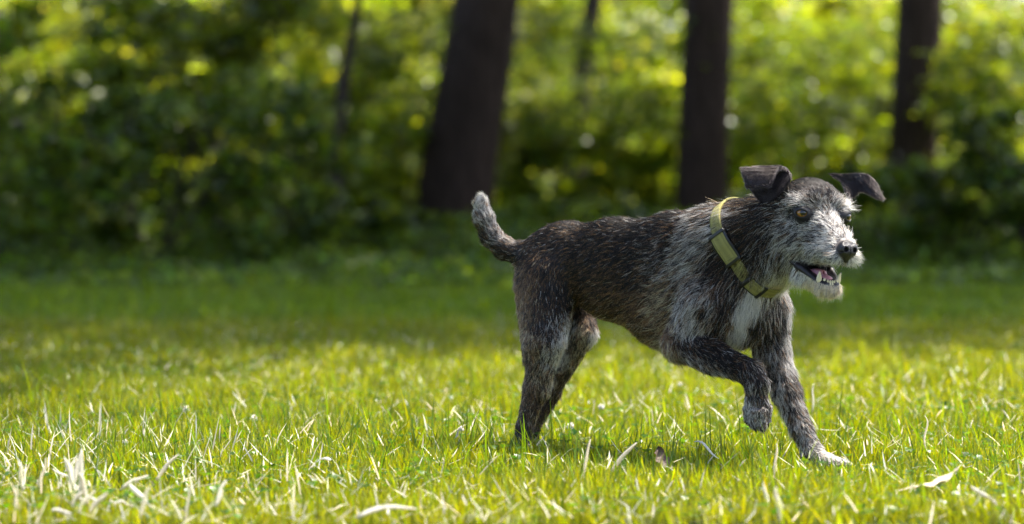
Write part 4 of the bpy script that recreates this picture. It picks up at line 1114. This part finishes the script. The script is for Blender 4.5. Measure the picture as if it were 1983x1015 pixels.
# which way round the ring the camera side lies
side = 1 if (ca1[1] < 0) else -1
def ang_at(py):
    best = None
    for t in range(0, 181, 1):
        tt = (side * t) % 360; i_ = int(tt / 2) % NTH
        y_ = -ring[i_, 2]
        if best is None or abs(y_ - py) < best[0]: best = (abs(y_ - py), side * t)
    return best[1]
collar = ring_arc('collar', 0, 360, 28, 1.0, 5.5, M_web, dog, n_=NTH)
tb0, tb1 = ang_at(455), ang_at(506); ts0, ts1 = ang_at(536), ang_at(556)
print('collar angles', tb0, tb1, ts0, ts1, 'near px', ring[int((side * 90 % 360) / 2)], ring[0], ring[90])
sg = 1 if tb1 > tb0 else -1
ring_arc('buckle', tb0 + .5 * sg, tb1 - .5 * sg, 41, 2, 10.2, M_black, collar)
ring_arc('buckle_bar', tb0, tb0 + 4 * sg, 42, 2, 13.5, M_black, collar)
ring_arc('buckle_bar', tb1 - 4 * sg, tb1, 42, 2, 13.5, M_black, collar)
ring_arc('webbing_loop', tb0 + 4 * sg, tb1 - 4 * sg, 32, 6.3, 12.6, M_web, collar)
ring_arc('slider', ts0 + .5 * sg, ts1 + 5.5 * sg, 34, 2, 9.2, M_black, collar)
ring_arc('slider_bar', ts0, ts0 + 3 * sg, 35, 2, 11.5, M_black, collar)
ring_arc('slider_bar', ts1 + 3 * sg, ts1 + 6 * sg, 35, 2, 11.5, M_black, collar)
ring_arc('webbing_loop', ts0 + 3 * sg, ts1 + 3 * sg, 27, 6.3, 10.5, M_web, collar)

# ------------------------------------------------------------------ things lying in the grass
def ground_at(px, py, lift=0.0):
    """the lawn point (plus lift) seen at a pixel of the photograph"""
    d = unproj(px, py, 1.0) - np.array([0, 0, CAM_H]); t = (lift - CAM_H) / d[2]
    return np.array([0, 0, CAM_H]) + d * t
def straw(a, b, la, lb, wd, label, seed, tone=(.84, .82, .76)):
    """a flat dry stalk from pixel a (height la) to pixel b (height lb)"""
    g = np.random.default_rng(seed)
    A = ground_at(*a, la); 
    Bp = unproj(b[0], b[1], A[1] - .02 * (lb - la > .02)); 
    if lb < .05: Bp = ground_at(*b, lb)
    s = np.linspace(0, 1, 9)[:, None]
    up = np.array([0, 0, 1.]) * np.linalg.norm(Bp - A) * .06
    pts = A * (1 - s) + Bp * s + up * np.sin(s * 3.14) + g.normal(size=3) * .0014 * np.sin(s * 6.28) + g.normal(size=3) * .0015 * np.abs(s - g.uniform(.3, .7))
    T = np.gradient(pts, axis=0); side = np.cross(T, [0.15, -1, .5]); side /= np.linalg.norm(side, axis=1)[:, None]
    wv = wd * 1.15 * (.55 + .45 * np.sin(np.clip(s * 4, 0, 1.57))) * (1 - .75 * s ** 3)
    nrm = np.cross(side, T); nrm /= np.linalg.norm(nrm, axis=1)[:, None]
    V = np.concatenate([pts + side * wv / 2, pts + nrm * wd * .18, pts - side * wv / 2, pts - nrm * wd * .04])
    n = 9; F = []
    for k in range(4):
        i = np.arange(n - 1); o1 = k * n; o2 = ((k + 1) % 4) * n
        F.append(np.stack([o1 + i, o1 + i + 1, o2 + i + 1, o2 + i], -1))
    F.append(np.array([[0, n, 2 * n, 3 * n], [n - 1, 4 * n - 1, 3 * n - 1, 2 * n - 1]]))
    col = np.tile(np.array(tone), (len(V), 1)) * g.uniform(.85, 1.15)
    o = np_mesh('dry_straw', V, [np.vstack(F)], M_straw, color=np.clip(col, 0, .85))
    return tag(o, label, 'straw', 'dry straws in the lawn')
STR = [
 ((690, 1000), (806, 985), .03, .03, .0065, 'long pale straw lying flat at the bottom edge, left of the middle'),
 ((1180, 920), (1232, 858), .02, .06, .0058, 'slanted white straw in the grass below the dog\'s belly'),
 ((1128, 935), (1142, 850), .02, .08, .0040, 'thin upright straw in the grass just right of the dog\'s hind paw'),
 ((156, 975), (158, 868), .02, .09, .0060, 'upright bleached straw at the lower left, the tallest of its cluster'),
 ((172, 980), (150, 915), .02, .05, .0075, 'wide bent straw leaning left in the lower left cluster'),
 ((45, 950), (36, 893), .02, .05, .0060, 'short thick upright straw near the left edge'),
 ((235, 948), (288, 921), .03, .05, .0060, 'flat straw pointing up to the right beside the lower left cluster'),
 ((250, 940), (292, 985), .05, .02, .0060, 'straw crossing under the flat one beside the lower left cluster'),
 ((415, 980), (438, 930), .02, .06, .0062, 'slanted straw between the lower left cluster and the long flat straw'),
 ((1500, 925), (1505, 858), .02, .07, .0038, 'thin upright straw in front of the planted front paw'),
 ((1487, 985), (1478, 935), .02, .06, .0050, 'short leaning straw below the lifted front paw'),
 ((1510, 1010), (1503, 945), .02, .06, .0070, 'thick bleached straw at the bottom edge under the dog\'s chest'),
 ((1572, 800), (1576, 742), .03, .09, .0034, 'white straw standing up just right of the dog\'s planted front leg'),
 ((1795, 870), (1792, 805), .03, .08, .0032, 'tall thin straw standing in the grass at the right'),
 ((1345, 855), (1392, 888), .05, .03, .0040, 'white straw sloping down to the right beneath the lifted paw'),
 ((1880, 945), (1935, 985), .05, .02, .0060, 'arched pale straw in the lower right corner'),
 ((640, 890), (605, 905), .05, .03, .0080, 'fuzzy pale stalk lying in the grass left of the middle'),
 ((880, 850), (893, 828), .03, .05, .0035, 'small white straw near the hind paw, left of it'),
]
for k, (a, b, la, lb, wd_s, lab) in enumerate(STR): straw(a, b, la, lb, wd_s, lab, 900 + k)

def fallen_leaf(name, c, L, Wd, yaw, pitch, curl, mat, label):
    nu, nv = 15, 9
    u = np.linspace(-1, 1, nu); v = np.linspace(-1, 1, nv)
    U2, V2 = np.meshgrid(u, v, indexing='ij')
    half = Wd / 2 * (1 - np.abs(U2) ** 1.8) ** .8 * (1 + .08 * np.sin(U2 * 14))
    X = U2 * L / 2; Y = V2 * half; Zz = curl * L * (U2 ** 2 * .35 + V2 ** 2 * .3 * (Wd / L)) + .002 * np.sin(U2 * 9 + V2 * 5)
    P = np.stack([X, Y, Zz], -1).reshape(-1, 3)
    M = Matrix.Rotation(yaw, 3, 'Z') @ Matrix.Rotation(pitch, 3, 'Y'); P = P @ np.array(M).T
    i, j = np.meshgrid(np.arange(nu - 1), np.arange(nv - 1), indexing='ij'); b = (i * nv + j).ravel()
    Q1 = np.stack([b, b + nv, b + nv + 1, b + 1], -1)
    root = tag(empty(name, tuple(c)), label, 'leaf')
    P2 = np.vstack([P, P - np.array([0, 0, .0006])])
    o = np_mesh('leaf_blade', P2 + c, [np.vstack([Q1, Q1[:, ::-1] + nu * nv])], mat, root)
    s = np.linspace(0, 1, 7)
    st = np.stack([-L / 2 - s * L * .35, 0 * s, curl * L * .35 + s ** 2 * .004], -1) @ np.array(M).T
    V, F = tube_mesh(st + c, np.linspace(.0011, .0007, 7), 6); np_mesh('leaf_stalk', V, F, mat, root)
M_dead = plain('dead_leaf_brown', (.10, .065, .05), .6, .3, noise=.4, nscale=90, bump=.3)
M_pale = plain('dead_leaf_pale', (.62, .52, .36), .5, .3, noise=.25, nscale=90, bump=.3)
fallen_leaf('fallen_leaf', ground_at(1280, 893, .028), .042, .026, 2.3, -.9, .5, M_dead, 'curled brown dead leaf standing in the grass between the dog\'s legs')
fallen_leaf('fallen_leaf', ground_at(1812, 936, .034), .085, .020, .55, -.25, .25, M_pale, 'long pale dry leaf lying on the grass at the lower right')

# white clover heads
def clover_flower(px, py, h, r, label, seed):
    g = np.random.default_rng(seed)
    c = ground_at(px, py, h)
    root = tag(empty('clover_flower', (c[0], c[1], 0)), label, 'flower', 'white clover flowers in the lawn')
    n = 46; k = np.arange(n) + .5; ph = np.arccos(1 - 1.75 * k / n); th = np.pi * (1 + 5 ** .5) * k
    d = np.stack([np.cos(th) * np.sin(ph), np.sin(th) * np.sin(ph), np.cos(ph)], -1)
    parts = []
    for q_ in d:
        s = np.linspace(0, 1, 4)[:, None] * g.uniform(.7, 1.25)
        parts.append(tube_mesh(c + q_ * r * (.35 + .65 * s) + np.array([0, 0, .25 * r]) * s ** 2, r * np.array([.10, .22, .20, .03]) * g.uniform(.6, 1.3), 5))
    V, F = merge(parts); np_mesh('flower_head', V, F, M_petal, root)
    s = np.linspace(0, 1, 5)[:, None]
    V, F = tube_mesh(np.array([c[0] + .004, c[1], -.002]) * (1 - s) + c * s, np.full(5, .0008), 6); np_mesh('flower_stalk', V, F, M_stalk, root)
M_petal = plain('clover_petals', (.74, .68, .60), .6, .3, noise=.15, nscale=400, Subsurface_Weight=.1)
M_stalk = plain('flower_stalk_green', (.10, .18, .03), .5, .4)
FL = [((893, 832), 'clover flower left of the dog\'s hind paw'), ((1165, 790), 'clover flower in the sunlight right of the hind legs'), ((1105, 828), 'clover flower just right of the dog\'s hind paw'),
      ((1316, 745), 'clover flower under the dog\'s elbow'), ((492, 812), 'clover flower at the edge of the shade, left of the middle'), ((360, 795), 'clover flower at the edge of the shade, at the left'),
      ((243, 858), 'clover flower above the lower left straw cluster'), ((1700, 800), 'clover flower in the sunlit grass at the right'), ((1870, 815), 'clover flower nearest the right edge'), ((1600, 935), 'clover flower beneath the planted front paw'),
      ((520, 885), 'clover flower in the middle of the left half of the grass'), ((95, 982), 'clover flower at the bottom left corner')]
for k, ((px, py), lab) in enumerate(FL[:7]): clover_flower(px, py, .034, .0048 + .001 * (k % 3), lab, 70 + k)

g = np.random.default_rng(77)
for k in range(16):      # more bleached straws of the lower left cluster
    px, py = g.normal(150, 95), g.uniform(930, 1010); L_ = g.uniform(35, 75); a_ = g.normal(0, .8)
    straw((px, py), (px + L_ * math.sin(a_), py - L_ * abs(math.cos(a_))), .025, .055, g.uniform(.003, .006), 'bleached white straw among others in the lower left corner of the lawn', 1000 + k)['group'] = 'bleached straws of the lower left corner'
